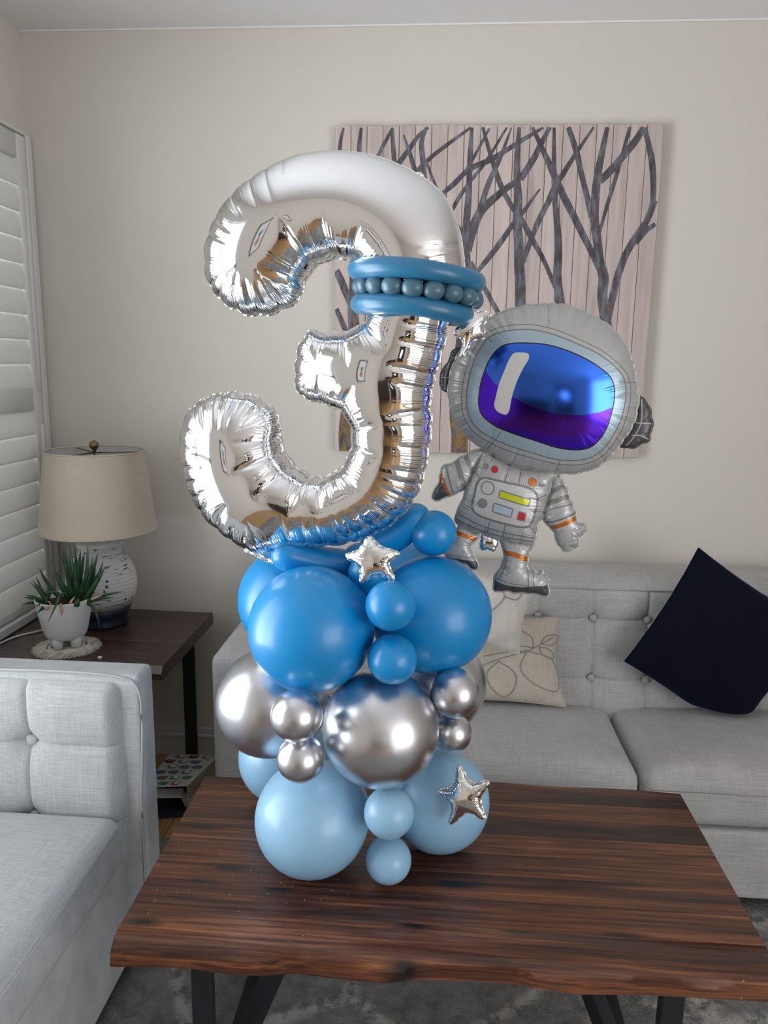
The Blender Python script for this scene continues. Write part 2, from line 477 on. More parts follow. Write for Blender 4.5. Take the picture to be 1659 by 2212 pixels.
def part(name, vf, mat, parent=None, smooth=True, fm=None, local=False, org=None):
    """one mesh object; vf = (verts, faces) in room coordinates (or local ones), placed under parent"""
    v, f = vf
    v = np.asarray(v, float)
    if parent is not None:
        o0 = ORG[parent.name]
    else:
        o0 = np.array(org if org is not None else (0, 0, 0), float)
    if not local: v = v - o0
    o = bpy.data.objects.new(name, mesh_data(name, v, f, mat, smooth, fm))
    COL.objects.link(o)
    if parent is not None:
        o.parent = parent
        ORG[o.name] = o0
    else:
        o.location = tuple(o0)
        ORG[o.name] = o0
    return o

def sharp(o, angle=35):
    o.data.set_sharp_from_angle(angle=math.radians(angle))
    return o

def join(*vfs):
    V, Fc, n = [], [], 0
    for v, f in vfs:
        V += [tuple(x) for x in v]
        Fc += [tuple(i+n for i in q) for q in f]
        n += len(v)
    return V, Fc

def box(x0, x1, y0, y1, z0, z1, bevel=0.0, seg=2):
    bm = bmesh.new()
    vs = [bm.verts.new((x, y, z)) for x in (x0, x1) for y in (y0, y1) for z in (z0, z1)]
    for q in ((0, 1, 3, 2), (4, 6, 7, 5), (0, 4, 5, 1), (2, 3, 7, 6), (0, 2, 6, 4), (1, 5, 7, 3)):
        bm.faces.new([vs[i] for i in q])
    if bevel:
        bmesh.ops.bevel(bm, geom=bm.edges[:], offset=bevel, segments=seg, affect='EDGES', profile=0.5)
    bmesh.ops.recalc_face_normals(bm, faces=bm.faces[:])
    bm.verts.index_update()
    r = [tuple(v.co) for v in bm.verts], [tuple(v.index for v in f.verts) for f in bm.faces]
    bm.free()
    return r

def rot_about(vf, c, axis, ang):
    R = Matrix.Rotation(ang, 3, axis)
    c = Vector(c)
    return [tuple(R @ (Vector(v)-c) + c) for v in vf[0]], vf[1]

def lathe(profile, c, n=40, closed_ends=True, sx=1.0):
    V, Fc = [], []
    for r, z in profile:
        for i in range(n):
            a = 2*PI*i/n
            V.append((c[0]+r*math.cos(a), c[1]+r*math.sin(a)*sx, c[2]+z))
    k = len(profile)
    for j in range(k-1):
        for i in range(n):
            Fc.append((j*n+i, j*n+(i+1) % n, (j+1)*n+(i+1) % n, (j+1)*n+i))
    if closed_ends:
        Fc.append(tuple(range(n-1, -1, -1)))
        Fc.append(tuple((k-1)*n+i for i in range(n)))
    return V, Fc

def tube(pts, rad, n=8, caps=True, closed=False, flat=1.0, up=(0, 0, 1)):
    pts = [Vector(p) for p in pts]
    rads = rad if isinstance(rad, (list, tuple)) else [rad]*len(pts)
    V, Fc = [], []
    K = len(pts)
    for j, p in enumerate(pts):
        a = pts[(j-1) % K] if (closed or j > 0) else pts[0]
        b = pts[(j+1) % K] if (closed or j < K-1) else pts[-1]
        t = (b-a).normalized()
        u = Vector(up).cross(t)
        if u.length < 1e-4: u = Vector((1, 0, 0)).cross(t)
        u.normalize(); v = t.cross(u)
        for i in range(n):
            q = 2*PI*i/n
            V.append(tuple(p + u*math.cos(q)*rads[j] + v*math.sin(q)*rads[j]*flat))
    for j in range(K if closed else K-1):
        for i in range(n):
            a, b = j*n, ((j+1) % K)*n
            Fc.append((a+i, a+(i+1) % n, b+(i+1) % n, b+i))
    if caps and not closed:
        Fc.append(tuple(range(n-1, -1, -1)))
        Fc.append(tuple((K-1)*n+i for i in range(n)))
    return V, Fc

def catmull(pts, closed, step, dim=2):
    """smooth curve through the control points, evenly resampled; extra columns are carried along"""
    P = np.asarray(pts, float)
    n = len(P)
    out = []
    for i in range(n if closed else n-1):
        p0 = P[(i-1) % n] if closed or i > 0 else 2*P[0]-P[1]
        p1, p2 = P[i], P[(i+1) % n]
        p3 = P[(i+2) % n] if closed or i < n-2 else 2*P[-1]-P[-2]
        d1 = max(np.linalg.norm((p1-p0)[:dim]), 1e-9)**0.5; d2 = max(np.linalg.norm((p2-p1)[:dim]), 1e-9)**0.5; d3 = max(np.linalg.norm((p3-p2)[:dim]), 1e-9)**0.5
        m1 = d2*((p1-p0)/d1 - (p2-p0)/(d1+d2) + (p2-p1)/d2)
        m2 = d2*((p2-p1)/d2 - (p3-p1)/(d2+d3) + (p3-p2)/d3)
        for t in np.arange(0, 1, 0.05):
            t2, t3 = t*t, t*t*t
            out.append((2*t3-3*t2+1)*p1 + (t3-2*t2+t)*m1 + (-2*t3+3*t2)*p2 + (t3-t2)*m2)
    if not closed: out.append(P[-1])
    out = np.array(out)
    if closed: out = np.vstack([out, out[:1]])
    L = np.concatenate([[0], np.cumsum(np.linalg.norm(np.diff(out[:, :dim], axis=0), axis=1))])
    k = max(int(round(L[-1]/step)), 4)
    s = np.linspace(0, L[-1], k+1)
    res = np.stack([np.interp(s, L, out[:, c]) for c in range(out.shape[1])], 1)
    return res[:-1] if closed else res

def inside(P, poly):
    P = np.asarray(P); c = np.zeros(len(P), bool)
    a = poly; b = np.roll(poly, -1, 0)
    for i in range(len(poly)):
        y1, y2 = a[i, 1], b[i, 1]
        if y1 == y2: continue
        k = (y1 > P[:, 1]) != (y2 > P[:, 1])
        x = (b[i, 0]-a[i, 0])*(P[:, 1]-y1)/(y2-y1)+a[i, 0]
        c ^= k & (P[:, 0] < x)
    return c

def bdist(P, poly):
    """distance to a closed outline, and the arc position of the nearest point"""
    a = poly; b = np.roll(poly, -1, 0); ab = b-a
    l2 = np.maximum((ab**2).sum(1), 1e-14)
    seg = np.sqrt(l2); s0 = np.concatenate([[0], np.cumsum(seg)[:-1]])
    D = np.empty(len(P)); S = np.empty(len(P)); I = np.empty(len(P), int)
    for k in range(0, len(P), 800):
        q = P[k:k+800]
        dx = q[:, None, 0]-a[None, :, 0]; dy = q[:, None, 1]-a[None, :, 1]
        t = np.clip((dx*ab[:, 0]+dy*ab[:, 1])/l2, 0, 1)
        d2 = (dx-t*ab[:, 0])**2+(dy-t*ab[:, 1])**2
        j = d2.argmin(1); r = np.arange(len(q))
        D[k:k+800] = np.sqrt(d2[r, j]); S[k:k+800] = s0[j]+t[r, j]*seg[j]; I[k:k+800] = j
    return D, S, I

def ribbon(pts, width, closed=False, step=0.004, smooth=True):
    """the closed polygon of a painted line"""
    c = catmull(pts, closed, step) if smooth else densify(np.asarray(pts, float), closed, step)
    if closed:
        t = np.roll(c, -1, 0)-np.roll(c, 1, 0)
    else:
        t = np.gradient(c, axis=0)
    t /= np.maximum(np.linalg.norm(t, axis=1), 1e-9)[:, None]
    nrm = np.stack([-t[:, 1], t[:, 0]], 1)
    A, B = c+nrm*width/2, c-nrm*width/2
    if closed: return A, B
    return np.vstack([A, B[::-1]])

def densify(P, closed, step):
    out = []
    n = len(P)
    for i in range(n if closed else n-1):
        a, b = P[i], P[(i+1) % n]
        k = max(1, int(np.linalg.norm(b-a)/step))
        out += [a+(b-a)*j/k for j in range(k)]
    if not closed: out.append(P[-1])
    return np.array(out)

def foil(root, outline, k=0.85, step=0.003, grid=0.007, rings=(0.0006, 0.0018, 0.0038, 0.0068, 0.011, 0.0165), prints=(), base=None,
         base_part='body', lam=0.045, scallop=0.004, groove=0.30, glen=0.07, seam=0.004, seam_mat=None, seed=1, zoff=0.0, flat_k=None, bow=None):
    """an inflated foil shape: the outline is a weld, the film between solves a membrane equation, creases run square to the weld.
       outline columns: u, v, w (how much it gathers).  prints: (kind, part, material, polygon or (outer, inner), clip)"""
    rg = np.random.default_rng(seed)
    C = catmull(outline, True, step)
    if C.shape[1] == 2: C = np.hstack([C, np.ones((len(C), 1))])
    area2 = np.sum(C[:, 0]*np.roll(C[:, 1], -1)-np.roll(C[:, 0], -1)*C[:, 1])
    if area2 < 0: C = C[::-1]
    w = np.clip(C[:, 2], 0, 1.5); P = C[:, :2]
    L = np.linalg.norm(np.roll(P, -1, 0)-P, axis=1); s = np.concatenate([[0], np.cumsum(L)[:-1]]); tot = L.sum()
    cr, x = [], 0.0
    while x < tot-lam*0.5:
        cr.append(x); x += lam*rg.uniform(0.6, 1.45)
    cr = np.array(cr); nxt = np.concatenate([cr[1:], [tot]])
    def cell(sv):
        i = np.clip(np.searchsorted(cr, sv, 'right')-1, 0, len(cr)-1)
        f = (sv-cr[i])/(nxt[i]-cr[i])
        return i, np.clip(f, 0, 1)
    def nrm(Q):
        t = np.roll(Q, -1, 0)-np.roll(Q, 1, 0); t /= np.maximum(np.linalg.norm(t, axis=1), 1e-12)[:, None]
        return np.stack([-t[:, 1], t[:, 0]], 1)          # inward for CCW
    _, f = cell(s)
    P0, N0 = P.copy(), nrm(P)              # the smooth weld line: creases are measured from it
    P = P + N0*(scallop*w*(1-np.abs(np.sin(PI*f))**0.7))[:, None]
    N = nrm(P)
    pts = [P]
    for d in rings:
        q = P+N*d
        D, _, _ = bdist(q, P)
        q = q[(D > 0.86*d) & inside(q, P)]
        pts.append(q)
    lo, hi = P.min(0), P.max(0)
    gx = np.arange(lo[0], hi[0], grid); gy = np.arange(lo[1], hi[1], grid*0.866)
    G = np.array([(xx+(j % 2)*grid/2, yy) for j, yy in enumerate(gy) for xx in gx])
    G = G[inside(G, P)]
    D, _, _ = bdist(G, P)
    G = G[D > rings[-1]+grid*0.45]
    n = len(P)
    edges = [(i, (i+1) % n) for i in range(n)]
    clen = rg.uniform(0.45, 1.0, len(cr)); cdep = rg.uniform(0.5, 1.0, len(cr))
    # columns of points along every crease, so that the fold is straight
    cols = []
    for j, sv in enumerate(cr):
        i = int(np.searchsorted(s, sv)) % n
        if groove*w[i] < 0.06: continue
        tt = np.concatenate([[0.0012, 0.0026, 0.0045], np.arange(0.007, max(0.0072, glen*clen[j]), 0.003)])+scallop*w[i]
        tg = np.array([N0[i, 1], -N0[i, 0]])
        for off in (0, 1, -1, 2.6, -2.6):
            q = P0[i]+N0[i]*tt[:, None]+tg*(off*(0.0012+0.028*tt))[:, None]
            D, _, _ = bdist(q, P)
            D0, _, _ = bdist(q, P0)
            cols.append(q[(D0 > 0.90*tt) & inside(q, P) & (D > 0.0008)])
    if cols:
        cols = np.vstack(cols)
        def far(Q, lim):
            out = np.ones(len(Q), bool)
            for k in range(0, len(Q), 500):
                dd = ((Q[k:k+500, None, :]-cols[None])**2).sum(2).min(1)
                out[k:k+500] = dd > lim*lim
            return out
        pts = [pts[0]]+[q[far(q, 0.0011)] if len(q) else q for q in pts[1:]]
        G = G[far(G, grid*0.38)]
        pts.append(cols)
    cnt = n + sum(len(q) for q in pts[1:])
    extra = []
    for pr in prints:
        for poly in (pr[2] if isinstance(pr[2], tuple) else (pr[2],)):
            ins = inside(poly, P)
            D, _, _ = bdist(poly, P)
            ok = ins & (D > 0.0012)
            base_i = cnt + len(extra)
            idx = {}
            for i in np.nonzero(ok)[0]:
                idx[i] = cnt+len(extra); extra.append(poly[i])
            kk = len(poly)
            for i in range(kk):
                j = (i+1) % kk
                if i in idx and j in idx: edges.append((idx[i], idx[j]))
    allp = np.vstack(pts + ([np.array(extra)] if extra else []) + [G])
    r = delaunay_2d_cdt([Vector(p) for p in allp], edges, [], 1, 1e-6)
    X = np.array([tuple(v) for v in r[0]]); T = np.array([f for f in r[2] if len(f) == 3])
    ar = (X[T[:, 1]]-X[T[:, 0]]); br = (X[T[:, 2]]-X[T[:, 0]])
    cz = ar[:, 0]*br[:, 1]-ar[:, 1]*br[:, 0]
    T = T[np.abs(cz) > 1e-12]; cz = cz[np.abs(cz) > 1e-12]
    T[cz < 0] = T[cz < 0][:, ::-1]
    D, S, I = bdist(X, P)
    bd = D < 2e-5
    # membrane: cotangent Laplacian, conjugate gradients
    i0, i1, i2 = T[:, 0], T[:, 1], T[:, 2]
    def cot(a, b, c):
        u, v = X[b]-X[a], X[c]-X[a]
        return (u*v).sum(1)/np.maximum(np.abs(u[:, 0]*v[:, 1]-u[:, 1]*v[:, 0]), 1e-10)
    ea = np.concatenate([i1, i2, i0]); eb = np.concatenate([i2, i0, i1])
    ew = 0.5*np.concatenate([cot(i0, i1, i2), cot(i1, i2, i0), cot(i2, i0, i1)])
    nv = len(X)
    ai, bi, wi = np.concatenate([ea, eb]), np.concatenate([eb, ea]), np.concatenate([ew, ew])
    dg = np.bincount(ai, wi, nv)
    A3 = np.abs(np.cross(np.hstack([X[i1]-X[i0], np.zeros((len(T), 1))]), np.hstack([X[i2]-X[i0], np.zeros((len(T), 1))]))[:, 2])/2
    mass = sum(np.bincount(q, A3/3, nv) for q in (i0, i1, i2))
    fr = ~bd
    def mul(xv): return (dg*xv-np.bincount(ai, wi*xv[bi], nv))*fr
    b = 2*mass*fr; u = np.zeros(nv); res = b.copy()
    pre = np.where(fr, 1/np.maximum(dg, 1e-6), 0)
    z = pre*res; p = z.copy(); rz = res@z
    for it in range(900):
        Ap = mul(p); al = rz/max(p@Ap, 1e-30); u += al*p; res -= al*Ap
        z = pre*res; rn = res@z
        if rn < 1e-10*(b@(pre*b)): break
        p = z+(rn/rz)*p; rz = rn
    h = k*np.sqrt(np.maximum(u, 0))
    if flat_k: h = flat_k*np.tanh(h/flat_k)
    Dw, Sw, Iw = bdist(X, P0)
    wv = w[Iw]
    ci, f = cell(Sw)
    near = np.minimum(f, 1-f)*(nxt[ci]-cr[ci])
    cj = np.where(f > 0.5, (ci+1) % len(cr), ci)
    D, S, I = bdist(X, P0)
    half = np.where(D > 1e-5, (u/np.maximum(D, 1e-6)+D)/2, 1.0)          # local half width of the limb
    fade = np.clip(1-D/np.minimum(glen*clen[cj], 0.92*half), 0, 1)**0.8
    wid = 0.0013+0.030*D
    g1 = np.exp(-near/wid)*fade*cdep[cj]
    puff = np.sin(PI*f)**0.8*np.clip(1-D/(glen*0.8), 0, 1)**2
    h = h*(1-groove*wv*g1+0.09*wv*puff)
    bz = bow(X) if bow else np.zeros(nv)
    # faces by print
    cen = X[T].mean(1)
    lab = np.zeros(len(T), int)
    table = [(base_part, base)]
    for pr in prints:
        pn, mt, poly = pr[0], pr[1], pr[2]
        if isinstance(poly, tuple):
            a, c = inside(cen, poly[0]), inside(cen, poly[1])
            hit = a ^ c
        else: hit = inside(cen, poly)
        if len(pr) > 3: hit &= inside(cen, pr[3])
        key = (pn or base_part, mt)
        if key not in table: table.append(key)
        lab[hit] = table.index(key)
    # front and back sheets share the weld
    front = np.column_stack([X, h+bz+zoff]); back = np.column_stack([X, -h+bz+zoff])
    bmap = np.where(bd, np.arange(nv), -1); ids = np.nonzero(~bd)[0]; bmap[ids] = nv+np.arange(len(ids))
    V = np.vstack([front, back[ids]]); Tb = bmap[T][:, ::-1]
    FA = np.vstack([T, Tb]); LB = np.concatenate([lab, np.zeros(len(Tb), int)])
    fn = np.cross(V[FA[:, 1]]-V[FA[:, 0]], V[FA[:, 2]]-V[FA[:, 0]])
    VN = np.zeros_like(V)
    for c in range(3): np.add.at(VN, FA[:, c], fn)
    VN /= np.maximum(np.linalg.norm(VN, axis=1), 1e-15)[:, None]
    at_s = np.concatenate([S, S[ids]]); at_d = np.concatenate([D, D[ids]]); wv = wv*np.clip((0.90*half-D)/(0.30*half), 0, 1); at_w = np.concatenate([wv, wv[ids]])
    made = {}
    for pn in dict.fromkeys(t[0] for t in table):
        li = [i for i, t in enumerate(table) if t[0] == pn]
        sel = np.isin(LB, li)
        if not sel.any(): continue
        fa = FA[sel]; used = np.unique(fa); mp = np.full(len(V), -1); mp[used] = np.arange(len(used))
        mats = [table[i][1] for i in li]
        o = part(pn, (V[used], mp[fa]), mats, root, True, [li.index(x) for x in LB[sel]], local=True)
        for nm, arr in (('s', at_s), ('d', at_d), ('w', at_w)):
            a = o.data.attributes.new(nm, 'FLOAT', 'POINT'); a.data.foreach_set('value', arr[used].astype(np.float32))
        o.data.normals_split_custom_set_from_vertices([tuple(x) for x in VN[used]])
        made[pn] = o
    if seam:
        K = len(P); bzp = bow(P) if bow else np.zeros(K)
        ou = P-N*seam
        wob = 0.0010*np.sin(s*420+rg.uniform(0, 6))*w
        th = 0.0004
        V = np.vstack([np.column_stack([P, bzp+th+zoff]), np.column_stack([ou, bzp+wob+th+zoff]), np.column_stack([ou, bzp+wob-th+zoff]), np.column_stack([P, bzp-th+zoff])])
        q = []
        for i in range(K):
            j = (i+1) % K
            for a in range(3): q.append((a*K+i, a*K+j, (a+1)*K+j, (a+1)*K+i))
        made['seam'] = part('seam', (V, q), seam_mat or base, root, True, local=True)
    return made

def foil_root(name, fr, label, cat, group=None):
    o = bpy.data.objects.new(name, None)
    COL.objects.link(o); o.empty_display_size = 0.05
    o.matrix_world = fr.matrix()
    ORG[o.name] = np.zeros(3)
    return tag(o, label, cat, group)

# ================================================================== the room
def struct(name, vf, mat, smooth=False):
    o = part(name, vf, mat, None, smooth)
    o['kind'] = 'structure'
    return o

struct('wall_back', box(XL-0.2, XR+0.2, YB, YB+0.12, FLOOR, CEIL), M['wall'])
struct('ceiling', box(XL-0.2, XR+0.2, YF-0.2, YB+0.12, CEIL, CEIL+0.1), M['ceiling'])
struct('wall_left', join(box(XL-0.14, XL, YF-0.1, WIN_Y0, FLOOR, CEIL), box(XL-0.14, XL, WIN_Y1, 2.02, FLOOR, CEIL), box(XL-0.14, XL, 2.52, YB, FLOOR, CEIL),
                         box(XL-0.14, XL, 2.02, 2.52, FLOOR, 0.60), box(XL-0.14, XL, 2.02, 2.52, 2.08, CEIL),
                         box(XL-0.14, XL, WIN_Y0, WIN_Y1, FLOOR, WIN_Z0), box(XL-0.14, XL, WIN_Y0, WIN_Y1, WIN_Z1, CEIL)), M['wall'])
struct('wall_right', join(box(XR, XR+0.12, YF-0.1, -3.30, FLOOR, CEIL), box(XR, XR+0.12, -0.20, YB, FLOOR, CEIL), box(XR, XR+0.12, -3.30, -0.20, FLOOR, 0.15), box(XR, XR+0.12, -3.30, -0.20, 2.25, CEIL)), M['wall'])
# rear wall with a doorway into a dark hall
DX0, DX1 = 0.55, 1.75
struct('wall_front', join(box(XL, DX0, YF-0.12, YF, FLOOR, CEIL), box(DX0, DX1, YF-0.12, YF, 2.03, CEIL), box(DX1, XR, YF-0.12, YF, FLOOR, CEIL)), M['wall'])
M['hall'] = plain('shadowy_hall_paint', (0.16, 0.155, 0.15), 0.9)  # dark grey puts the unlit hall's shade into its colour
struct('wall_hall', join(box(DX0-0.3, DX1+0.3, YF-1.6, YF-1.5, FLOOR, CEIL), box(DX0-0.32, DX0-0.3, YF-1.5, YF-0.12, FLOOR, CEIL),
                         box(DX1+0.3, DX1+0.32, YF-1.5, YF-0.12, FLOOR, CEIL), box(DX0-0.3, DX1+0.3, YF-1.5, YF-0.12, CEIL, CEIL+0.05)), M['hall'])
w1 = struct('window_1', join(box(XL-0.10, XL+0.02, WIN_Y0-0.06, WIN_Y0, WIN_Z0-0.06, WIN_Z1+0.06), box(XL-0.10, XL+0.02, WIN_Y1, WIN_Y1+0.06, WIN_Z0-0.06, WIN_Z1+0.06),
                             box(XL-0.10, XL+0.02, WIN_Y0, WIN_Y1, WIN_Z1, WIN_Z1+0.06), box(XL-0.10, XL+0.05, WIN_Y0, WIN_Y1, WIN_Z0-0.06, WIN_Z0)), M['trim'])
ORG[w1.name] = np.zeros(3)
# its shutter blades stand open, inner edges up
ym = (WIN_Y0+WIN_Y1)/2
for yy in (WIN_Y0+0.025, ym, WIN_Y1-0.025):
    part('stile', box(XL-0.045, XL+0.0, yy-0.025, yy+0.025, WIN_Z0, WIN_Z1), M['shutter'], w1, False)
part('rail', box(XL-0.045, XL+0.0, WIN_Y0, WIN_Y1, 1.22, 1.30), M['shutter'], w1, False)
for ya, yb in ((WIN_Y0+0.052, ym-0.027), (ym+0.027, WIN_Y1-0.052)):
    for k in range(21):
        z = WIN_Z0+0.04+k*0.076
        if 1.19 < z < 1.33: continue
        part('louver', rot_about(box(XL-0.055, XL+0.015, ya, yb, z-0.004, z+0.004, 0.003, 1), (XL-0.02, 0, z), 'Y', -0.42), M['shutter'], w1, False)
w3 = struct('window_3', join(box(XR-0.02, XR+0.10, -3.36, -3.30, 0.09, 2.31), box(XR-0.02, XR+0.10, -0.20, -0.14, 0.09, 2.31), box(XR-0.02, XR+0.10, -3.30, -0.20, 2.25, 2.31), box(XR-0.03, XR+0.10, -3.30, -0.20, 0.09, 0.15)), M['trim'])
ORG[w3.name] = np.zeros(3)
for yy in (-2.27, -1.23):
    part('mullion', box(XR+0.04, XR+0.09, yy-0.025, yy+0.025, 0.15, 2.25), M['trim'], w3, False)
w2 = struct('window_2', join(box(1.17, 1.20, YF-1.5, YF-1.46, 1.07, 1.63), box(1.50, 1.53, YF-1.5, YF-1.46, 1.07, 1.63), box(1.20, 1.50, YF-1.5, YF-1.46, 1.60, 1.63), box(1.20, 1.50, YF-1.5, YF-1.46, 1.07, 1.10)), M['trim'])

fl = struct('floor', box(XL-0.1, XR+0.1, YF-1.6, YB+0.05, FLOOR-0.05, FLOOR-0.008), M['floor'])
x = XL
pm = mesh_data('plank', *box(0.001, 0.109, YF, YB-0.001, -0.012, 0.0, 0.002, 1), M['floor'], False)
while x < XR-0.02:
    o = bpy.data.objects.new('plank', pm); COL.objects.link(o); o.parent = fl; o.location = (x, 0, FLOOR)
    x += 0.11
bb = struct('baseboard_back', join(box(XL, XR, YB-0.014, YB, FLOOR, 0.052, 0.002, 1), box(XL, XR, YB-0.022, YB, 0.048, 0.060, 0.004, 2), box(XL, XR, YB-0.010, YB, 0.058, 0.083, 0.004, 2)), M['trim'])
struct('baseboard_left', box(XL, XL+0.014, YF, YB-0.02, FLOOR, 0.075, 0.003, 1), M['trim'])
struct('trim_1', box(XL, XR, YB-0.006, YB, CEIL-0.005, CEIL, 0.0015, 1), M['ceiling'])

# --- plantation shutter on the left wall
sh = thing('plantation_shutter', (XL, 2.27, 0.56), 'white plantation shutter with closed louvres on the left wall by the corner', 'shutter')
SX = -1.352
Y0, Y1, Z0, Z1 = 1.98, 2.56, 0.585, 2.115
part('frame', join(box(XL, SX+0.004, Y1+0.002, 2.592, 0.555, 2.125, 0.003, 1), box(XL, SX+0.004, Y0-0.034, Y0-0.002, 0.555, 2.125, 0.003, 1),
                   box(XL, SX+0.004, Y0-0.002, Y1+0.002, 2.117, 2.128, 0.003, 1), box(XL, SX+0.012, Y0-0.002, Y1+0.002, 0.552, 0.582, 0.004, 2)), M['shutter'], sh, False)
part('stile', box(SX-0.028, SX, Y1-0.052, Y1, Z0, Z1, 0.004, 2), M['shutter'], sh)
part('stile', box(SX-0.028, SX, Y0, Y0+0.052, Z0, Z1, 0.004, 2), M['shutter'], sh)
zr1 = at(80, 838, 2.53)[2]; zr0 = at(84, 886, 2.53)[2]
for a, b in ((Z1-0.075, Z1), (zr0, zr1), (Z0, Z0+0.03)):
    part('rail', box(SX-0.028, SX-0.003, Y0+0.052, Y1-0.052, a, b, 0.003, 1), M['shutter'], sh)
def louver(z0, z1):
    prof = []
    for i in range(10):
        a = 2*PI*i/10
        lx, lz = 0.0052*math.cos(a), (z1-z0)*0.565*math.sin(a)
        t = 0.115
        prof.append((SX-0.013+lx*math.cos(t)-lz*math.sin(t), (z0+z1)/2+lx*math.sin(t)+lz*math.cos(t)))
    V = [(px, yy, pz) for yy in (Y0+0.054, Y1-0.054) for px, pz in prof]
    Fc = [(i, (i+1) % 10, 10+(i+1) % 10, 10+i) for i in range(10)] + [tuple(range(9, -1, -1)), tuple(range(10, 20))]
    return V, Fc
for lo, hi in ((zr1, Z1-0.075), (Z0+0.03, zr0)):
    k = int(round((hi-lo)/0.0765))
    for i in range(k):
        sharp(part('louver', louver(lo+(hi-lo)*i/k, lo+(hi-lo)*(i+1)/k), M['blade'], sh), 50)
for lo, hi in ((zr1-0.01, Z1-0.16), (Z0+0.08, zr0-0.05)):
    part('tilt_strip', box(SX-0.001, SX+0.006, Y1-0.030, Y1-0.006, lo, hi, 0.002, 1), M['shutter'], sh)

# --- framed print on the rear wall (seen mirrored in the foil)
fp = thing('framed_print', (XL+0.02, -0.4, 1.55), 'framed print with white mat on the left wall beside the viewer', 'picture')
fy0, fy1, fz0, fz1 = -0.68, -0.12, 1.18, 1.92
part('frame', join(box(XL, XL+0.03, fy0, fy0+0.03, fz0, fz1), box(XL, XL+0.03, fy1-0.03, fy1, fz0, fz1), box(XL, XL+0.03, fy0+0.03, fy1-0.03, fz1-0.03, fz1), box(XL, XL+0.03, fy0+0.03, fy1-0.03, fz0, fz0+0.03)), M['steel'], fp, False)
part('mat_board', box(XL, XL+0.012, fy0+0.03, fy1-0.03, fz0+0.03, fz1-0.03), M['pot'], fp, False)
M['pr_o'] = plain('print_orange', (0.5, 0.2, 0.03), 0.8); M['pr_g'] = plain('print_green', (0.03, 0.10, 0.06), 0.8)
v_, f_ = lathe([(0.001, -0.16), (0.07, -0.14), (0.10, -0.06), (0.09, 0.0), (0.04, 0.05), (0.001, 0.055)], (0, 0, 0), 14, False)
part('printed_fruit', ([(XL+0.0125+0.01*x, -0.4+y, 1.50+z) for x, y, z in v_], f_), M['pr_o'], fp)
part('printed_leaves', join(*[rot_about(box(XL+0.0122, XL+0.0135, -0.42, -0.38, 1.55, 1.72), (XL, -0.4, 1.55), 'X', a) for a in (-0.5, 0, 0.5)]), M['pr_g'], fp, False)
# --- dark sideboard under it
sb = thing('sideboard', (-0.45, YF+0.25, FLOOR), 'dark wooden sideboard against the wall far behind the viewer', 'sideboard')
part('carcass', box(-1.25, 0.35, YF+0.03, YF+0.45, 0.12, 0.95, 0.006, 1), M['side_table'], sb, False)
for i in range(3):
    part('door', box(-1.23+i*0.525, -0.725+i*0.525, YF+0.45, YF+0.465, 0.15, 0.92, 0.003, 1), M['side_table'], sb, False)
for xx in (-1.2, 0.3):
    for yy in (YF+0.07, YF+0.41):
        part('leg', lathe([(0.015, FLOOR), (0.022, 0.12)], (xx, yy, 0), 10), M['side_table'], sb)

# ================================================================== rug
rg = thing('area_rug', (0.4, 0.7, FLOOR), 'grey area rug with a worn pale line pattern under the coffee table', 'rug')
part('pile', box(-0.93, 1.9, -0.9, 2.07, FLOOR, FLOOR+0.014, 0.005, 2), M['rug'], rg)

# ================================================================== coffee table
ct = thing('coffee_table', (0.02, 1.37, FLOOR), 'dark acacia live-edge coffee table holding the balloon display', 'table')
TT = 0.45; TB = 0.404
tx0, tx1 = -0.528, 0.578
# edge lines read from the table itself: upper crest of the live edge, its lowest line, and the back edge
crest = np.array([atz(*p, TT) for p in ((245, 2022), (330, 2028), (480, 2036), (640, 2042), (760, 2056), (860, 2066), (1000, 2070), (1100, 2074), (1250, 2086), (1400, 2094), (1520, 2102), (1659, 2114))])
low = np.array([atz(*p, TB) for p in ((238, 2092), (330, 2093), (400, 2094), (480, 2106), (560, 2112), (640, 2106), (760, 2122), (830, 2127), (900, 2120), (1000, 2122), (1100, 2128), (1180, 2142), (1250, 2152), (1400, 2153), (1520, 2160), (1659, 2168))])
def yc(xx): return np.interp(xx, crest[:, 0], crest[:, 1])
def yl(xx): return np.interp(xx, low[:, 0], low[:, 1])
ybk = 1.672
cuts = [None, 1.190, 1.262, 1.335, 1.400, 1.468, 1.535, 1.600, ybk]
NX = 90
xs = np.linspace(tx0, tx1, NX+1)
def endx(xx, y):                        # the two sawn ends are cut a touch out of square
    t = (xx-tx0)/(tx1-tx0)
    return xx + t*0.010*(y-1.1)/0.55*(-0.2) - (1-t)*0.004
bf = []
rr = random.Random(3)
V = []
for xx in xs:                            # front board with the barky, rounded front
    a, b_ = yc(xx), yl(xx)
    w = 0.003*math.sin(xx*23)+0.002*math.sin(xx*51+1)
    V += [(xx, cuts[1]-0.0002, TB), (xx, cuts[1]-0.0002, TT-0.0005), (xx, cuts[1]-0.0010, TT), (xx, a+0.012, TT), (xx, a+0.002, TT-0.0022), (xx, a-0.006, TT-0.008),
          (xx, (a+b_)/2-0.006+w, (TT+TB)/2+0.004), (xx, b_-0.001, TB+0.008), (xx, b_+0.001, TB+0.002), (xx, b_+0.008, TB)]
n = 10
Fc = [(i*n+j, i*n+(j+1) % n, (i+1)*n+(j+1) % n, (i+1)*n+j) for i in range(NX) for j in range(n)]
Fc += [tuple(range(n-1, -1, -1)), tuple(NX*n+j for j in range(n))]
sharp(part('board', (V, Fc), M['table'], ct), 40)
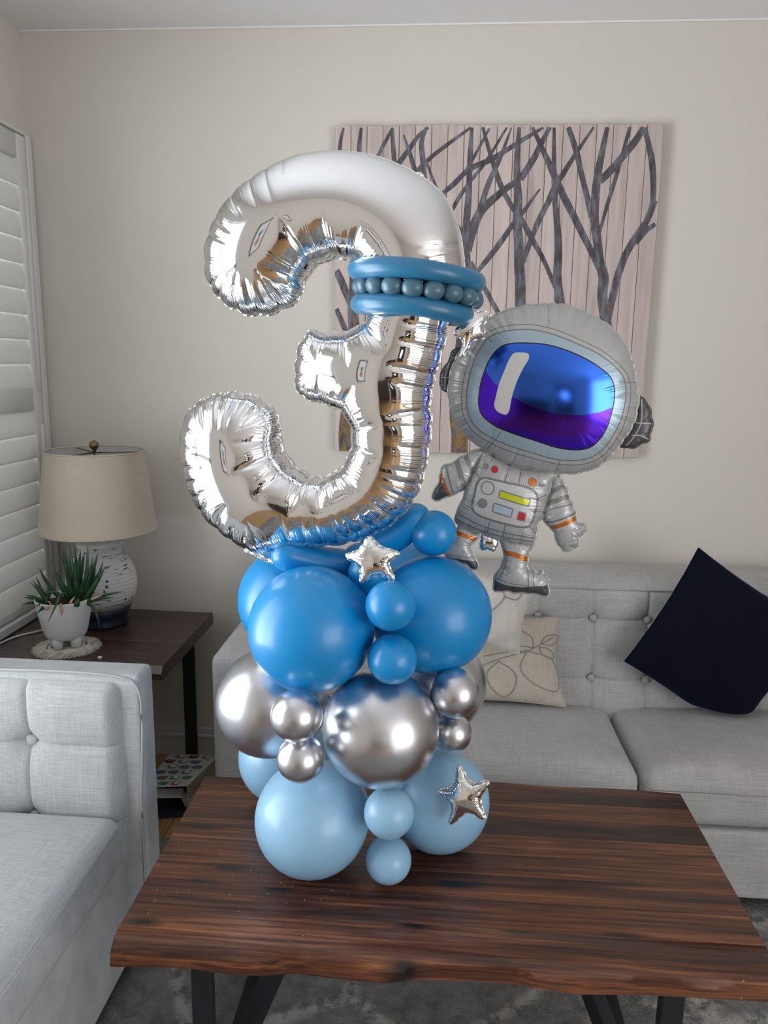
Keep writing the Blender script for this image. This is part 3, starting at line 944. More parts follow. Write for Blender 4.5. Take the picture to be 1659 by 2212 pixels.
for k in range(1, len(cuts)-1):
    last = k == len(cuts)-2
    V = []
    for xx in xs[::3]:
        y0 = cuts[k]+0.0002; y1 = cuts[k+1]-0.0002
        if last: y1 = ybk + 0.010*math.sin(xx*5+1)+0.004*math.sin(xx*17) + 0.012*(xx/0.55)
        V += [(xx, y0, TB), (xx, y0, TT-0.0005), (xx, y0+0.0008, TT), (xx, y1-0.0008-(0.012 if last else 0), TT), (xx, y1, TT-(0.012 if last else 0.0005)), (xx, y1, TB)]
    K = len(V)//6
    Fc = [(i*6+j, i*6+(j+1) % 6, (i+1)*6+(j+1) % 6, (i+1)*6+j) for i in range(K-1) for j in range(6)]
    Fc += [tuple(range(5, -1, -1)), tuple((K-1)*6+j for j in range(6))]
    part('board', (V, Fc), M['table'], ct, False)
def leg_frame(x0, x1, inner):
    part('leg', box(x0, x1, 1.150, 1.175, FLOOR+0.015, TB, 0.002, 1), M['steel'], ct, False)
    part('leg', box(x0, x1, 1.575, 1.600, FLOOR+0.015, TB, 0.002, 1), M['steel'], ct, False)
    part('foot_bar', box(x0, x1, 1.175, 1.575, FLOOR+0.015, FLOOR+0.040, 0.002, 1), M['steel'], ct, False)
    part('top_plate', box(x0-0.02, x1+0.02, 1.175, 1.575, TB-0.008, TB-0.0005, 0.001, 1), M['steel'], ct, False)
    s = 1 if inner else -1
    a, b_ = ((x0+x1)/2 + s*0.16, 1.30, TB-0.01), ((x0+x1)/2 + s*0.005, 1.30, FLOOR+0.03)
    part('brace', tube([a, b_], 0.022, 4), M['steel'], ct, False)
leg_frame(-0.410, -0.374, True)
leg_frame(0.402, 0.440, False)

# ================================================================== side table, lamp, plant
st = thing('side_table', (-1.06, 2.28, FLOOR), 'dark wooden side table with black metal legs in the corner', 'table')
ST = 0.55
def sidetop(y0, y1, fr, bk):
    V = []
    for xx in np.linspace(-1.345, -0.775, 26):
        w0 = 0.006*math.sin(xx*13)+0.004*math.sin(xx*29+2) if fr else 0
        w1 = 0.004*math.sin(xx*11+1) if bk else 0
        V += [(xx, y0+(0.010+w0 if fr else 0), ST-0.042), (xx, y0+w0+(0 if fr else 0), ST-0.02 if fr else ST-0.001), (xx, y0+w0+(0.016 if fr else 0.0012), ST), (xx, y1+w1-(0.008 if bk else 0.0012), ST), (xx, y1+w1, ST-0.01 if bk else ST-0.001), (xx, y1+w1, ST-0.042)]
    K = len(V)//6
    Fc = [(i*6+j, i*6+(j+1) % 6, (i+1)*6+(j+1) % 6, (i+1)*6+j) for i in range(K-1) for j in range(6)]
    return V, Fc+[tuple(range(5, -1, -1)), tuple((K-1)*6+j for j in range(6))]
sy = [2.028, 2.13, 2.235, 2.335, 2.435, 2.545]
for i in range(5):
    sharp(part('board', sidetop(sy[i]+(0.0004 if i else 0), sy[i+1]-0.0004, i == 0, i == 4), M['side_table'], st), 30)
for x0, x1, xf in ((-0.862, -0.820, -0.955), (-1.320, -1.278, -1.320)):
    part('leg', box(xf, xf+0.042, 2.085, 2.097, FLOOR, ST-0.042, 0.001, 1), M['steel'], st, False)
    part('leg', box(x0, x1, 2.455, 2.467, FLOOR, ST-0.042, 0.001, 1), M['steel'], st, False)

LC = np.array([-1.100, 2.385, ST])
lp = thing('table_lamp', LC, 'table lamp with linen drum shade and distressed white and navy vase base', 'lamp')
prof = [(0.060, 0.0), (0.078, 0.003), (0.080, 0.010), (0.074, 0.018), (0.082, 0.040), (0.095, 0.070)]
part('navy_foot', lathe(prof, LC, 48, True), M['vase_navy'], lp)
prof = [(0.095, 0.070), (0.106, 0.097), (0.112, 0.126), (0.1125, 0.150), (0.108, 0.180), (0.098, 0.206), (0.084, 0.230), (0.072, 0.243), (0.0665, 0.251), (0.066, 0.258), (0.071, 0.266), (0.0745, 0.273), (0.073, 0.280), (0.058, 0.283)]
part('vase_body', lathe(prof, LC, 48, True), M['vase'], lp)
part('neck', lathe([(0.020, 0.282), (0.020, 0.345), (0.012, 0.35), (0.012, 0.40)], LC, 16), M['brass'], lp)
r0, r1, zb, zt = 0.183, 0.153, 0.322, 0.578
shp = [(r0, zb), (r0+0.0015, zb+0.004)] + [(r0+(r1-r0)*t, zb+(zt-zb)*t) for t in np.linspace(0.03, 0.97, 8)] + [(r1+0.0015, zt-0.004), (r1, zt)]
so = part('lamp_shade', lathe(shp, LC, 64, False), M['shade_linen'], lp)
part('shade_lining', lathe([(r0-0.002, zb+0.001), (r1-0.002, zt-0.001)], LC, 64, False), M['shade_in'], so)
for rr_, zz_ in ((r1, zt), (r0, zb)):
    part('shade_trim', tube([(LC[0]+rr_*math.cos(a), LC[1]+rr_*math.sin(a), LC[2]+zz_) for a in np.linspace(0, 2*PI, 60, False)], 0.003, 6, closed=True), M['shade_linen'], so)
part('spider', join(*[tube([(LC[0], LC[1], LC[2]+zt-0.006), (LC[0]+r1*math.cos(a), LC[1]+r1*math.sin(a), LC[2]+zt-0.004)], 0.0022, 6) for a in (0.25, 2.35, 4.45)],
                    tube([(LC[0], LC[1], LC[2]+0.395), (LC[0], LC[1], LC[2]+zt)], 0.003, 6)), M['brass'], so)
part('finial', lathe([(0.003, -0.004), (0.006, 0.0), (0.005, 0.004), (0.010, 0.008), (0.0145, 0.016), (0.015, 0.022), (0.012, 0.030), (0.005, 0.035), (0.001, 0.036)], LC+[0, 0, zt-0.002], 20), M['brass'], lp)
cb = [(-1.19, 2.40, ST+0.004), (-1.23, 2.33, ST+0.004), (-1.27, 2.27, ST+0.004), (-1.31, 2.22, ST+0.004), (-1.335, 2.12, ST+0.004)]
cb = [tuple(c) for c in catmull(np.array(cb), False, 0.01, 3)]
part('power_cord', tube([(-1.15, 2.40, ST+0.006)]+cb, 0.0035, 8), M['cable'], lp)

PC = np.array([-1.112, 2.149, ST])
co = thing('woven_coaster', PC, 'round cream macrame coaster with frayed edge under the plant pot', 'coaster')
for k, r_ in enumerate((0.018, 0.033, 0.048, 0.063)):
    part('cord_ring', tube([(PC[0]+(r_+0.001*math.sin(9*a))*math.cos(a), PC[1]+(r_+0.001*math.sin(9*a))*math.sin(a), ST+0.006+0.0012*math.sin(24*a)) for a in np.linspace(0, 2*PI, 72, False)], 0.0068, 6, closed=True, flat=0.8), M['rope'], co)
fr_ = []
for i in range(800):
    a = rr.uniform(0, 2*PI); l = rr.uniform(0.022, 0.038); z = ST+rr.uniform(0.002, 0.010); da = rr.uniform(-0.45, 0.45)
    p = [(PC[0]+(0.064+l*t)*math.cos(a+da*t), PC[1]+(0.064+l*t)*math.sin(a+da*t), max(ST+0.0015, z+0.008*t*(1-t)-0.004*t)) for t in (0, 0.5, 1)]
    fr_.append(tube(p, [0.0017, 0.0014, 0.0007], 3))
tag(part('fringe', join(*fr_), M['rope'], co), kind='stuff')

pp = thing('potted_succulent', PC+[0, 0, 0.013], 'green spiky succulent in a white footed pot beside the lamp', 'plant')
pz = ST+0.038
pot_out = [(0.002, 0.0), (0.042, 0.0), (0.054, 0.003), (0.060, 0.012), (0.0655, 0.03), (0.0725, 0.065), (0.0825, 0.121), (0.082, 0.124), (0.079, 0.124), (0.077, 0.118), (0.070, 0.085)]
po = part('pot', lathe(pot_out, (PC[0], PC[1], pz), 56, True), M['pot'], pp)
for a in (-1.75, -0.40, 0.95, 2.4):
    part('pot_foot', lathe([(0.011, 0.013), (0.014, 0.015), (0.017, 0.034), (0.017, 0.05)], (PC[0]+0.040*math.cos(a), PC[1]+0.040*math.sin(a), ST-0.0), 16), M['pot'], po)
part('soil', lathe([(0.002, 0.108), (0.03, 0.110), (0.055, 0.107), (0.0755, 0.105)], (PC[0], PC[1], pz), 24), M['soil'], pp)

def leaf(p0, p1, p2, w, mat='leaf'):
    """tapering succulent blade along a bent midrib"""
    p0, p1, p2 = map(np.asarray, (p0, p1, p2))
    pts, rad = [], []
    for t in np.linspace(0, 1, 9):
        pts.append((1-t)**2*p0+2*t*(1-t)*p1+t*t*p2)
        rad.append(max(0.0005, w*(0.75+0.6*t-1.35*t**1.6)*(1 if t < 0.9 else 0.75)))
    return tube(pts, rad, 6, True, False, 0.55, up=(0.15, 1, 0.1))
def q(x_, y_, Y): return at(40+x_/6.9125, 1160+y_/6.9125, Y)
base = q(850, 960, PC[1])
tips = [(310, 455, -.05), (485, 355, .02), (630, 240, .05), (665, 195, .03), (695, 190, .06), (740, 240, -.02), (772, 110, .03), (835, 100, .05), (845, 255, -.05), (930, 200, .04), (985, 225, .06), (1035, 95, .03),
        (1070, 420, -.06), (1105, 290, .0), (1190, 235, .04), (1265, 350, .03), (1295, 440, -.02), (1225, 480, .05), (560, 500, .06), (900, 300, .0), (960, 280, .02), (800, 300, .06), (1150, 420, .06), (700, 420, -.04)]
for i, (tx, ty, dy) in enumerate(tips):
    b0 = base + np.array([rr.uniform(-.014, .014)+(tx-850)*0.00004, dy*0.25, rr.uniform(-.012, .01)])
    t_ = q(tx, ty, PC[1]+dy)
    mid = (b0*0.42+t_*0.58) + np.array([(tx-850)*0.000030, 0, -0.000010*abs(tx-850)+0.004])
    part('leaf', leaf(b0, mid, t_, rr.uniform(0.0105, 0.0135)), M['leaf'], pp)
b2 = q(430, 1010, PC[1]-.03)
for tx, ty, dy in ((205, 640, -.03), (265, 595, -.02), (165, 670, -.05), (105, 865, -.05), (70, 905, -.03), (55, 1010, -.06), (215, 1058, -.10), (268, 1160, -.125), (345, 750, .0), (450, 710, -.02), (500, 830, -.05)):
    t_ = q(tx, ty, PC[1]+dy); b0 = b2+np.array([rr.uniform(-.012, .012), rr.uniform(-.01, .01), 0])
    mid = (b0+t_)/2+np.array([0, 0, 0.012])
    part('leaf', leaf(b0, mid, t_, rr.uniform(0.0085, 0.011)), M['leaf'], pp)
for a, b_, c, w_ in (((600, 930), (690, 740), (435, 1285), .009), ((930, 1000), (1180, 900), (1215, 1450), .010), ((950, 990), (1200, 860), (1590, 815), .009), ((950, 1000), (1150, 900), (1435, 905), .010), ((560, 1040), (640, 830), (705, 820), .009), ((430, 850), (540, 790), (620, 840), .007)):
    dY = -.11 if a[0] < 800 else -.03
    p_ = [q(*v, PC[1]+dY*((0.35, 1.0, 1.0)[i] if a[0] < 800 else 0.3+0.35*i)) for i, v in enumerate((a, b_, c))]
    part('leaf', leaf(*p_, w_), M['leaf'], pp)
for a, b_, c, w_ in (((770, 985), (810, 930), (845, 885), .005), ((620, 1000), (655, 1090), (640, 1185), .008), ((1090, 930), (1190, 890), (1270, 850), .005), ((400, 1070), (440, 1050), (470, 1030), .008), ((450, 960), (480, 1000), (510, 1040), .004)):
    p_ = [q(*v, PC[1]-.094) for v in (a, b_, c)]
    tag(part('dried_leaf', leaf(*p_, w_), M['husk'], pp), 'dry tan leaf')
p_ = [q(860, 1030, PC[1]-.05), q(870, 980, PC[1]-.05), q(890, 930, PC[1]-.05)]
part('cut_stem', tube(p_, [0.0085, 0.0095, 0.006], 10), M['leaf'], pp)
cr_ = at(216, 1423, 2.078)
tag(part('wood_crumb', box(-0.006, 0.006, -0.004, 0.004, 0, 0.007, 0.0015, 1), M['rope'], None, org=None), 'small cream wood crumb on the side table edge', 'crumb')
bpy.data.objects['wood_crumb'].location = (cr_[0], cr_[1], ST)

# ================================================================== upholstery
def soft_box(x0, x1, y0, y1, z0, z1, r=0.02, crown=0.0, n=(24, 18, 6), wob=0.0, sd=0):
    """upholstered block: rounded edges, crowned top"""
    rs = np.random.default_rng(sd)
    bm = bmesh.new()
    hx, hy, hz = (x1-x0)/2, (y1-y0)/2, (z1-z0)/2
    def lin(h, k):
        e = [-h, -h+r*0.3, -h+r*0.7, -h+r]
        return np.unique(np.round(np.concatenate([e, np.linspace(-h+r, h-r, k), [-q for q in e]]), 6))
    ax = [lin(hx, n[0]), lin(hy, n[1]), lin(hz, n[2])]
    vid = {}
    def vert(p):
        k = tuple(round(c, 5) for c in p)
        if k not in vid:
            c = np.array(p); qv = np.clip(c, [-hx+r, -hy+r, -hz+r], [hx-r, hy-r, hz-r])
            d = c-qv; l = np.linalg.norm(d)
            if l > 1e-9: c = qv+d/l*r*min(1, l/r) if l > r else c
            if crown:
                f = max(0, 1-(p[0]/hx)**4)*max(0, 1-(p[1]/hy)**4)*(0.5+0.5*p[2]/hz)
                c = c+np.array([0, 0, crown*f])
            if wob:
                c = c+np.array([0, 0, wob*math.sin(p[0]*9+sd)*math.sin(p[1]*11+1)])*(p[2] > 0)
            vid[k] = bm.verts.new(c+np.array([(x0+x1)/2, (y0+y1)/2, (z0+z1)/2]))
        return vid[k]
    for a in range(3):
        b_, c_ = [i for i in range(3) if i != a]
        for sgn in (-1, 1):
            for i in range(len(ax[b_])-1):
                for j in range(len(ax[c_])-1):
                    qd = []
                    for di, dj in ((0, 0), (1, 0), (1, 1), (0, 1)):
                        p = [0, 0, 0]; p[a] = sgn*[hx, hy, hz][a]; p[b_] = ax[b_][i+di]; p[c_] = ax[c_][j+dj]
                        qd.append(vert(p))
                    if len(set(qd)) == 4:
                        try: bm.faces.new(qd)
                        except ValueError: pass
    bmesh.ops.recalc_face_normals(bm, faces=bm.faces[:])
    bm.verts.index_update()
    out = [tuple(v.co) for v in bm.verts], [tuple(v.index for v in f.verts) for f in bm.faces]
    bm.free()
    return out

def tufted(x0, x1, z0, z1, yf, thick, xb, zbs, lean=0.0, r=0.035, puff=0.012, step=0.008, dimple=0.022):
    """biscuit-tufted panel facing the viewer: seams along the button lines, a pull at every button"""
    def axis(a, b, lines):
        s_ = list(np.arange(a, b, step))+[b]
        for l in lines:
            if a < l < b: s_ += [l, l-0.003, l+0.003]
        for e in (0.001, 0.003, 0.007, 0.013): s_ += [a+e, b-e]
        return np.unique(np.round(s_, 5))
    X, Z = axis(x0, x1, xb), axis(z0, z1, zbs)
    def edge(d): return math.sqrt(max(0, 1-(1-min(max(d, 0)/r, 1))**2))
    V = []
    for z in Z:
        for x in X:
            e = edge(min(x-x0, x1-x))*edge(min(z-z0, z1-z))
            dx = min(abs(x-b) for b in xb); dz = min([abs(z-b) for b in zbs])
            h = puff*(min(dx/0.07, 1)**0.6*0.5+min(dz/0.07, 1)**0.6*0.5)
            h -= 0.004*math.exp(-(dx/0.0035)**2)+0.004*math.exp(-(dz/0.0035)**2)
            rb = math.hypot(dx, dz)
            h -= dimple*math.exp(-(rb/0.022)**1.3)
            y = yf-(h+thick*0.0)*e + thick*(1-e)
            V.append((x, y+lean*(z-z0), z))
    nx, nz = len(X), len(Z)
    Fc = [(j*nx+i, j*nx+i+1, (j+1)*nx+i+1, (j+1)*nx+i) for j in range(nz-1) for i in range(nx-1)]
    nb = len(V)
    V += [(x0, yf+thick, z0), (x1, yf+thick, z0), (x1, yf+thick+lean*(z1-z0), z1), (x0, yf+thick+lean*(z1-z0), z1)]
    Fc.append((nb+3, nb+2, nb+1, nb))
    return V, Fc

def button(x, y, z, r=0.012):
    pr = [(0.0005, -0.006), (r*0.55, -0.0052), (r*0.9, -0.0025), (r, 0.0), (r*0.9, 0.003)]
    v, f = lathe(pr, (0, 0, 0), 16)
    return [(x+p[0], y+p[2], z+p[1]) for p in v], [tuple(q[::-1]) for q in f]

def cord(pts, rad=0.003):
    return tube([tuple(p) for p in catmull(np.array(pts, float), False, 0.02, 3)] if len(pts) > 2 else pts, rad, 6)

# --- sofa along the back wall
SX0, SX1, SYF = -0.585, 1.66, 1.885
so = thing('sofa', (0.54, 2.2, FLOOR), 'pale grey linen sofa with tufted back along the rear wall', 'sofa')
xb = [0.326+0.168*k for k in range(-5, 8)]
bk = 0.35
zb_ = [0.463, 0.647]
sbk = part('backrest', tufted(SX0+0.115, SX1-0.115, 0.30, 0.775, 2.265, 0.13, xb, zb_, lean=0.16, r=0.045, puff=0.009), M['grey_linen'], so)
part('back_frame', soft_box(SX0+0.02, SX1-0.02, 2.44, 2.565, FLOOR+0.06, 0.765, 0.025, 0.006, (30, 3, 8)), M['grey_linen'], so)
def sofa_y(z): return 2.265+0.16*(z-0.30)
for x_ in xb:
    for z_ in zb_:
        part('button', button(x_, sofa_y(z_)+0.010, z_, 0.0125), M['grey_linen'], sbk)
part('piping', cord([(SX0+0.13, sofa_y(0.742)-0.006, 0.742), (SX1-0.13, sofa_y(0.742)-0.006, 0.742)], 0.003), M['piping'], so)
for a, b_ in ((SX0, SX0+0.125), (SX1-0.125, SX1)):
    part('arm', soft_box(a, b_, SYF-0.01, 2.56, FLOOR+0.055, 0.655, 0.028, 0.004, (6, 26, 20)), M['grey_linen'], so)
xm = 0.555
for a, b_, sd in ((SX0+0.128, xm-0.003, 1), (xm+0.003, SX1-0.128, 2)):
    c = part('seat_cushion', soft_box(a, b_, SYF-0.005, 2.30, 0.225, 0.375, 0.040, 0.030, (30, 22, 6), 0.003, sd), M['grey_linen'], so)
    part('piping', cord([(a+0.02, SYF-0.004, 0.332), (b_-0.02, SYF-0.004, 0.332)], 0.0022), M['piping'], c)
part('seat_base', soft_box(SX0+0.122, SX1-0.122, SYF, 2.44, FLOOR+0.055, 0.222, 0.012, 0, (30, 6, 6)), M['grey_linen'], so)
for xx in (SX0+0.06, SX1-0.06):
    for yy in (SYF+0.06, 2.5):
        part('foot', lathe([(0.018, FLOOR+(0.0145 if yy < 2.05 else 0.0)), (0.024, FLOOR+0.058)], (xx, yy, 0), 12), M['steel'], so)

# --- armless chair at the left
CX0, CX1 = -1.340, -0.645
ch = thing('armless_chair', (-1.0, 1.3, FLOOR), 'grey linen chair with buttoned back at the left edge', 'chair')
cxb = [-0.902-0.178*k for k in range(0, 4)]
cbk = part('backrest', tufted(CX0+0.01, CX1-0.038, 0.26, 0.722, 1.528, 0.06, cxb, [0.382, 0.565], lean=0.05, r=0.040, puff=0.016, dimple=0.026), M['chair_linen'], ch)
part('back_frame', soft_box(CX0, CX1, 1.560, 1.640, FLOOR+0.05, 0.728, 0.014, 0.0, (20, 3, 20)), M['chair_linen'], ch)
part('piping', cord([(CX1-0.010, 1.559, 0.10), (CX1-0.010, 1.559, 0.4), (CX1-0.010, 1.559, 0.708), (CX1-0.05, 1.559, 0.724), (CX0+0.02, 1.559, 0.724)], 0.0028), M['piping'], ch)
for x_ in cxb:
    for z_ in (0.382, 0.565):
        if x_ < CX1-0.1: part('button', button(x_, 1.528+0.05*(z_-0.26)+0.012, z_, 0.0135), M['chair_linen'], cbk)
c = part('seat_cushion', soft_box(CX0+0.01, CX1-0.040, 0.80, 1.522, 0.285, 0.412, 0.028, 0.018, (20, 26, 6), 0.0, 4), M['chair_linen'], ch)
part('piping', cord([(CX1-0.0405, 0.84, 0.392), (CX1-0.0405, 1.49, 0.392)], 0.0025), M['piping'], c)
part('seat_base', soft_box(CX0+0.012, CX1-0.052, 0.815, 1.565, FLOOR+0.04, 0.283, 0.014, 0, (14, 18, 8)), M['chair_linen'], ch)
for xx in (CX0+0.07, CX1-0.12):
    for yy in (0.88, 1.58):
        part('foot', lathe([(0.016, FLOOR+0.0145), (0.022, FLOOR+0.045)], (xx, yy, 0), 12), M['steel'], ch)

# --- cushions
def pillow(name, corners, thick, mat, label, embroid=None, pull=0.05, n=30, sag=0.0, sd=0, rest=None):
    """a stuffed cushion between four corner points (bottom-left, bottom-right, top-right, top-left, seen from the front)"""
    c = [np.array(p, float) for p in corners]
    cen = sum(c)/4
    nor = np.cross(c[1]-c[0], c[3]-c[0]); nor /= np.linalg.norm(nor)
    rs = np.random.default_rng(sd); ph = rs.uniform(0, 6, 6)
    def surf(u, v, s):
        U, Vv = 2*u-1, 2*v-1
        p = c[0]*(1-u)*(1-v)+c[1]*u*(1-v)+c[2]*u*v+c[3]*(1-u)*v
        k = pull*((1-U*U)*abs(Vv)**6 + (1-Vv*Vv)*abs(U)**6)
        p = p+(cen-p)*k
        t = ((1-U**2)*(1-Vv**2))
        t = max(t, 0)**0.55*thick
        wr = 0.0030*math.sin(7*U+ph[0]+3*Vv)*math.sin(5*Vv+ph[1]) + 0.0022*math.sin(13*U*Vv+ph[2])
        r_ = p+nor*(s*(t*(1+0.12*math.sin(3*U+ph[3])*math.sin(2.5*Vv+ph[4])))+wr*(1 if t > 0.004 else 0.3)) + np.array([0, 0, -sag*(1-U*U)*(1-v)])
        if rest is not None and r_[2] < rest+0.03:            # pressed flat where it sits
            dz = rest+0.03-r_[2]; r_[2] = rest+0.03*math.exp(-dz/0.03); r_ = r_+nor*s*min(dz, 0.05)*0.12
        return r_
    g = (1-np.cos(np.linspace(0, PI, n+1)))/2
    V, Fc = [], []
    for s in (1, -1):
        o_ = len(V)
        for v in g:
            for u in g: V.append(surf(u, v, s))
        for j in range(n):
            for i in range(n):
                q4 = (o_+j*(n+1)+i, o_+j*(n+1)+i+1, o_+(j+1)*(n+1)+i+1, o_+(j+1)*(n+1)+i)
                Fc.append(q4 if s > 0 else q4[::-1])
    bm = bmesh.new()
    vs = [bm.verts.new(v) for v in V]
    for f in Fc: bm.faces.new([vs[i] for i in f])
    bmesh.ops.remove_doubles(bm, verts=bm.verts[:], dist=0.0006)
    bm.verts.index_update()
    vf = [tuple(v.co) for v in bm.verts], [tuple(v.index for v in f.verts) for f in bm.faces]
    bm.free()
    low_ = cen.copy(); low_[2] = min(p[2] for p in c)
    t = thing(name, low_, label, 'cushion')
    part('cover', vf, mat, t)
    e = [surf(u, 0, 0) for u in g]+[surf(1, v, 0) for v in g[1:]]+[surf(u, 1, 0) for u in g[::-1][1:]]+[surf(0, v, 0) for v in g[::-1][1:-1]]
    part('seam', tube(e, 0.0022, 6, closed=True), mat, t)
    if embroid:
        for ln in embroid:
            cc = catmull(np.array(ln, float), False, 0.02)
            part('embroidered_stem', tube([surf(u, v, 1)+nor*0.001 for u, v in cc], 0.0016, 5), M['yarn'], t)
    return t

emb_leaf = lambda x, y, a, l, w: [(x, y), (x+l*0.3*math.cos(a)-w*math.sin(a), y+l*0.3*math.sin(a)+w*math.cos(a)), (x+l*0.7*math.cos(a)-w*0.9*math.sin(a), y+l*0.7*math.sin(a)+w*0.9*math.cos(a)), (x+l*math.cos(a), y+l*math.sin(a)),
                                  (x+l*0.7*math.cos(a)+w*0.9*math.sin(a), y+l*0.7*math.sin(a)-w*0.9*math.cos(a)), (x+l*0.3*math.cos(a)+w*math.sin(a), y+l*0.3*math.sin(a)-w*math.cos(a)), (x, y)]
pillow('throw_pillow', (at(905, 1514, 2.195), at(1222, 1526, 2.205), at(1204, 1333, 2.285), at(900, 1330, 2.275)), 0.062, M['beige_linen'], 'oatmeal linen cushion embroidered with grey leaves on the sofa seat',
       [[(0.30, 0.35), (0.55, 0.52), (0.75, 0.62), (0.97, 0.78)], emb_leaf(0.75, 0.62, -1.15, 0.50, 0.13), emb_leaf(0.55, 0.5, -1.5, 0.42, 0.09), emb_leaf(0.80, 0.66, 2.3, 0.3, 0.07), emb_leaf(0.84, 0.66, -0.75, 0.18, 0.04), emb_leaf(0.86, 0.70, 0.5, 0.22, 0.05), [(0.45, 0.55), (0.6, 0.6), (0.74, 0.62)]], 0.09, sd=1)
pillow('throw_pillow', (at(905, 1365, 2.085), at(1121, 1413, 2.10), at(1153, 1268, 2.16), at(955, 1205, 2.14)), 0.050, M['cream_linen'], 'smaller cream linen cushion leaning on the embroidered cushion',
       [emb_leaf(0.70, 0.75, 0.9, 0.25, 0.10), [(0.6, 0.5), (0.68, 0.66), (0.70, 0.75)]], 0.08, sd=2)
pillow('throw_pillow', (at(1350, 1428, 2.20), at(1590, 1600, 2.195), at(1760, 1350, 2.22), at(1509, 1184, 2.285)), 0.072, M['navy'], 'navy velvet cushion standing on its corner at the right of the sofa', None, 0.05, 36, 0.0, sd=5, rest=0.418)

# --- gift bag lying on the floor between the chair and the sofa
gb = thing('gift_bag', (-0.88, 2.2, FLOOR), 'patterned paper gift bag lying on the floor beneath the side table', 'bag')
near = [atz(330, 1719, 0.085), atz(404, 1698, 0.085)]
far_ = [atz(325, 1632, 0.035), atz(456, 1616, 0.035)]
nl = near[0]+(near[0]-near[1])*2.0; nr = near[1]; fl_ = far_[0]+(far_[0]-far_[1])*0.6; frr = far_[1]
frr = np.array([-0.74, 2.445, 0.055]); fl_ = np.array([-0.915, 2.445, 0.055]); nl = np.array([-0.905, nr[1]-0.02, 0.085])
th = np.array([0, 0, 0.0012])
def sheet(a, b, c, d, t=0.0012):
    a, b, c, d = (np.asarray(p, float) for p in (a, b, c, d))
    nn = np.cross(b-a, d-a); nn = nn/np.linalg.norm(nn)*t
    V = [a, b, c, d, a-nn, b-nn, c-nn, d-nn]
    return V, [(0, 1, 2, 3), (7, 6, 5, 4), (0, 4, 5, 1), (1, 5, 6, 2), (2, 6, 7, 3), (3, 7, 4, 0)]
dn = lambda p, z: np.array([p[0], p[1], z])
part('top_panel', sheet(nl, nr, frr, fl_), M['paper'], gb, False)
bm_l, bm_r = dn(nl, FLOOR+0.004), dn(nr, FLOOR+0.004)+np.array([0.012, 0.01, 0])
part('side_gusset', join(sheet(nr, (nr+bm_r)/2+np.array([-0.012, 0.006, 0]), dn(frr, 0.012), frr), sheet((nr+bm_r)/2+np.array([-0.012, 0.006, 0]), bm_r, dn(frr, FLOOR+0.004), dn(frr, 0.012))), M['paper'], gb, False)
part('bottom_panel', sheet(bm_l, bm_r, dn(frr, FLOOR+0.003), dn(fl_, FLOOR+0.003)), M['bag_shade'], gb, False)
fold_a, fold_b = nl+np.array([0, 0.045, -0.032]), nr+np.array([-0.03, 0.045, -0.036])
part('inner_flap', join(sheet(fold_a, fold_b, fold_b+np.array([0, -0.02, -0.022]), fold_a+np.array([0, -0.02, -0.022])), sheet(fold_b+np.array([0, -0.02, -0.022]), fold_b, fold_b+np.array([0.022, 0, -0.05]), fold_b+np.array([0.014, -0.02, -0.055]))), M['paper'], gb, False)
part('inside', sheet(dn(nl, 0.045)+np.array([0, 0.12, 0]), dn(nr, 0.045)+np.array([-0.02, 0.12, 0]), dn(nr, FLOOR+0.006)+np.array([-0.02, 0.12, 0]), dn(nl, FLOOR+0.006)+np.array([0, 0.12, 0])), M['bag_shade'], gb, False)  # dark sheet added across the bag to paint the shade within
pcol = {k: plain('print_'+k, v, 0.5) for k, v in dict(red=(0.36, 0.015, 0.03), green=(0.05, 0.24, 0.04), blue=(0.03, 0.18, 0.42), teal=(0.015, 0.28, 0.19), brown=(0.05, 0.028, 0.028), white=(0.68, 0.68, 0.68), rust=(0.32, 0.10, 0.04)).items()}
nn = np.cross(nr-nl, fl_-nl); nn /= np.linalg.norm(nn); nn = nn if nn[2] > 0 else -nn
def on_bag(u, v, lift): return (nl*(1-u)*(1-v)+nr*u*(1-v)+frr*u*v+fl_*(1-u)*v) + nn*lift
def blob(u, v, pts, lift):
    V = [on_bag(u+a, v+b, lift) for a, b in pts]+[on_bag(u+a, v+b, lift-0.0004) for a, b in pts]
    k = len(pts)
    return V, [tuple(range(k)), tuple(range(2*k-1, k-1, -1))]+[(i, k+i, k+(i+1) % k, (i+1) % k) for i in range(k)]
def ell(a, b, n=14, ox=0, oy=0): return [(ox+a*math.cos(t), oy+b*math.sin(t)) for t in np.linspace(0, 2*PI, n, False)]
seq = ['green', 'red', 'blue', 'teal', 'brown', 'blue', 'red', 'green']
i_ = 0
for j in range(6):
    for i in range(4):
        u = 0.14+i*0.27+(0.135 if j % 2 else 0); v = 0.09+j*0.165
        if u > 0.90: continue
        cn = seq[(i*3+j*5) % 8]; i_ += 1
        mug = part('mug_print', join(blob(u, v, [(-.07, -.05), (.065, -.05), (.085, -.01), (.085, .055), (-.085, .055), (-.09, 0)], 0.0006), blob(u, v, ell(.028, .034, 10, -.105, 0.005), 0.0006)), pcol[cn], gb, False)
        part('mug_inset', join(blob(u, v, ell(.062, .038, 14, 0.012, .012), 0.0011), blob(u, v, ell(.014, .020, 10, -.105, 0.005), 0.0011)), pcol['rust'] if cn in ('blue', 'teal', 'brown') else pcol['white'], mug, False)

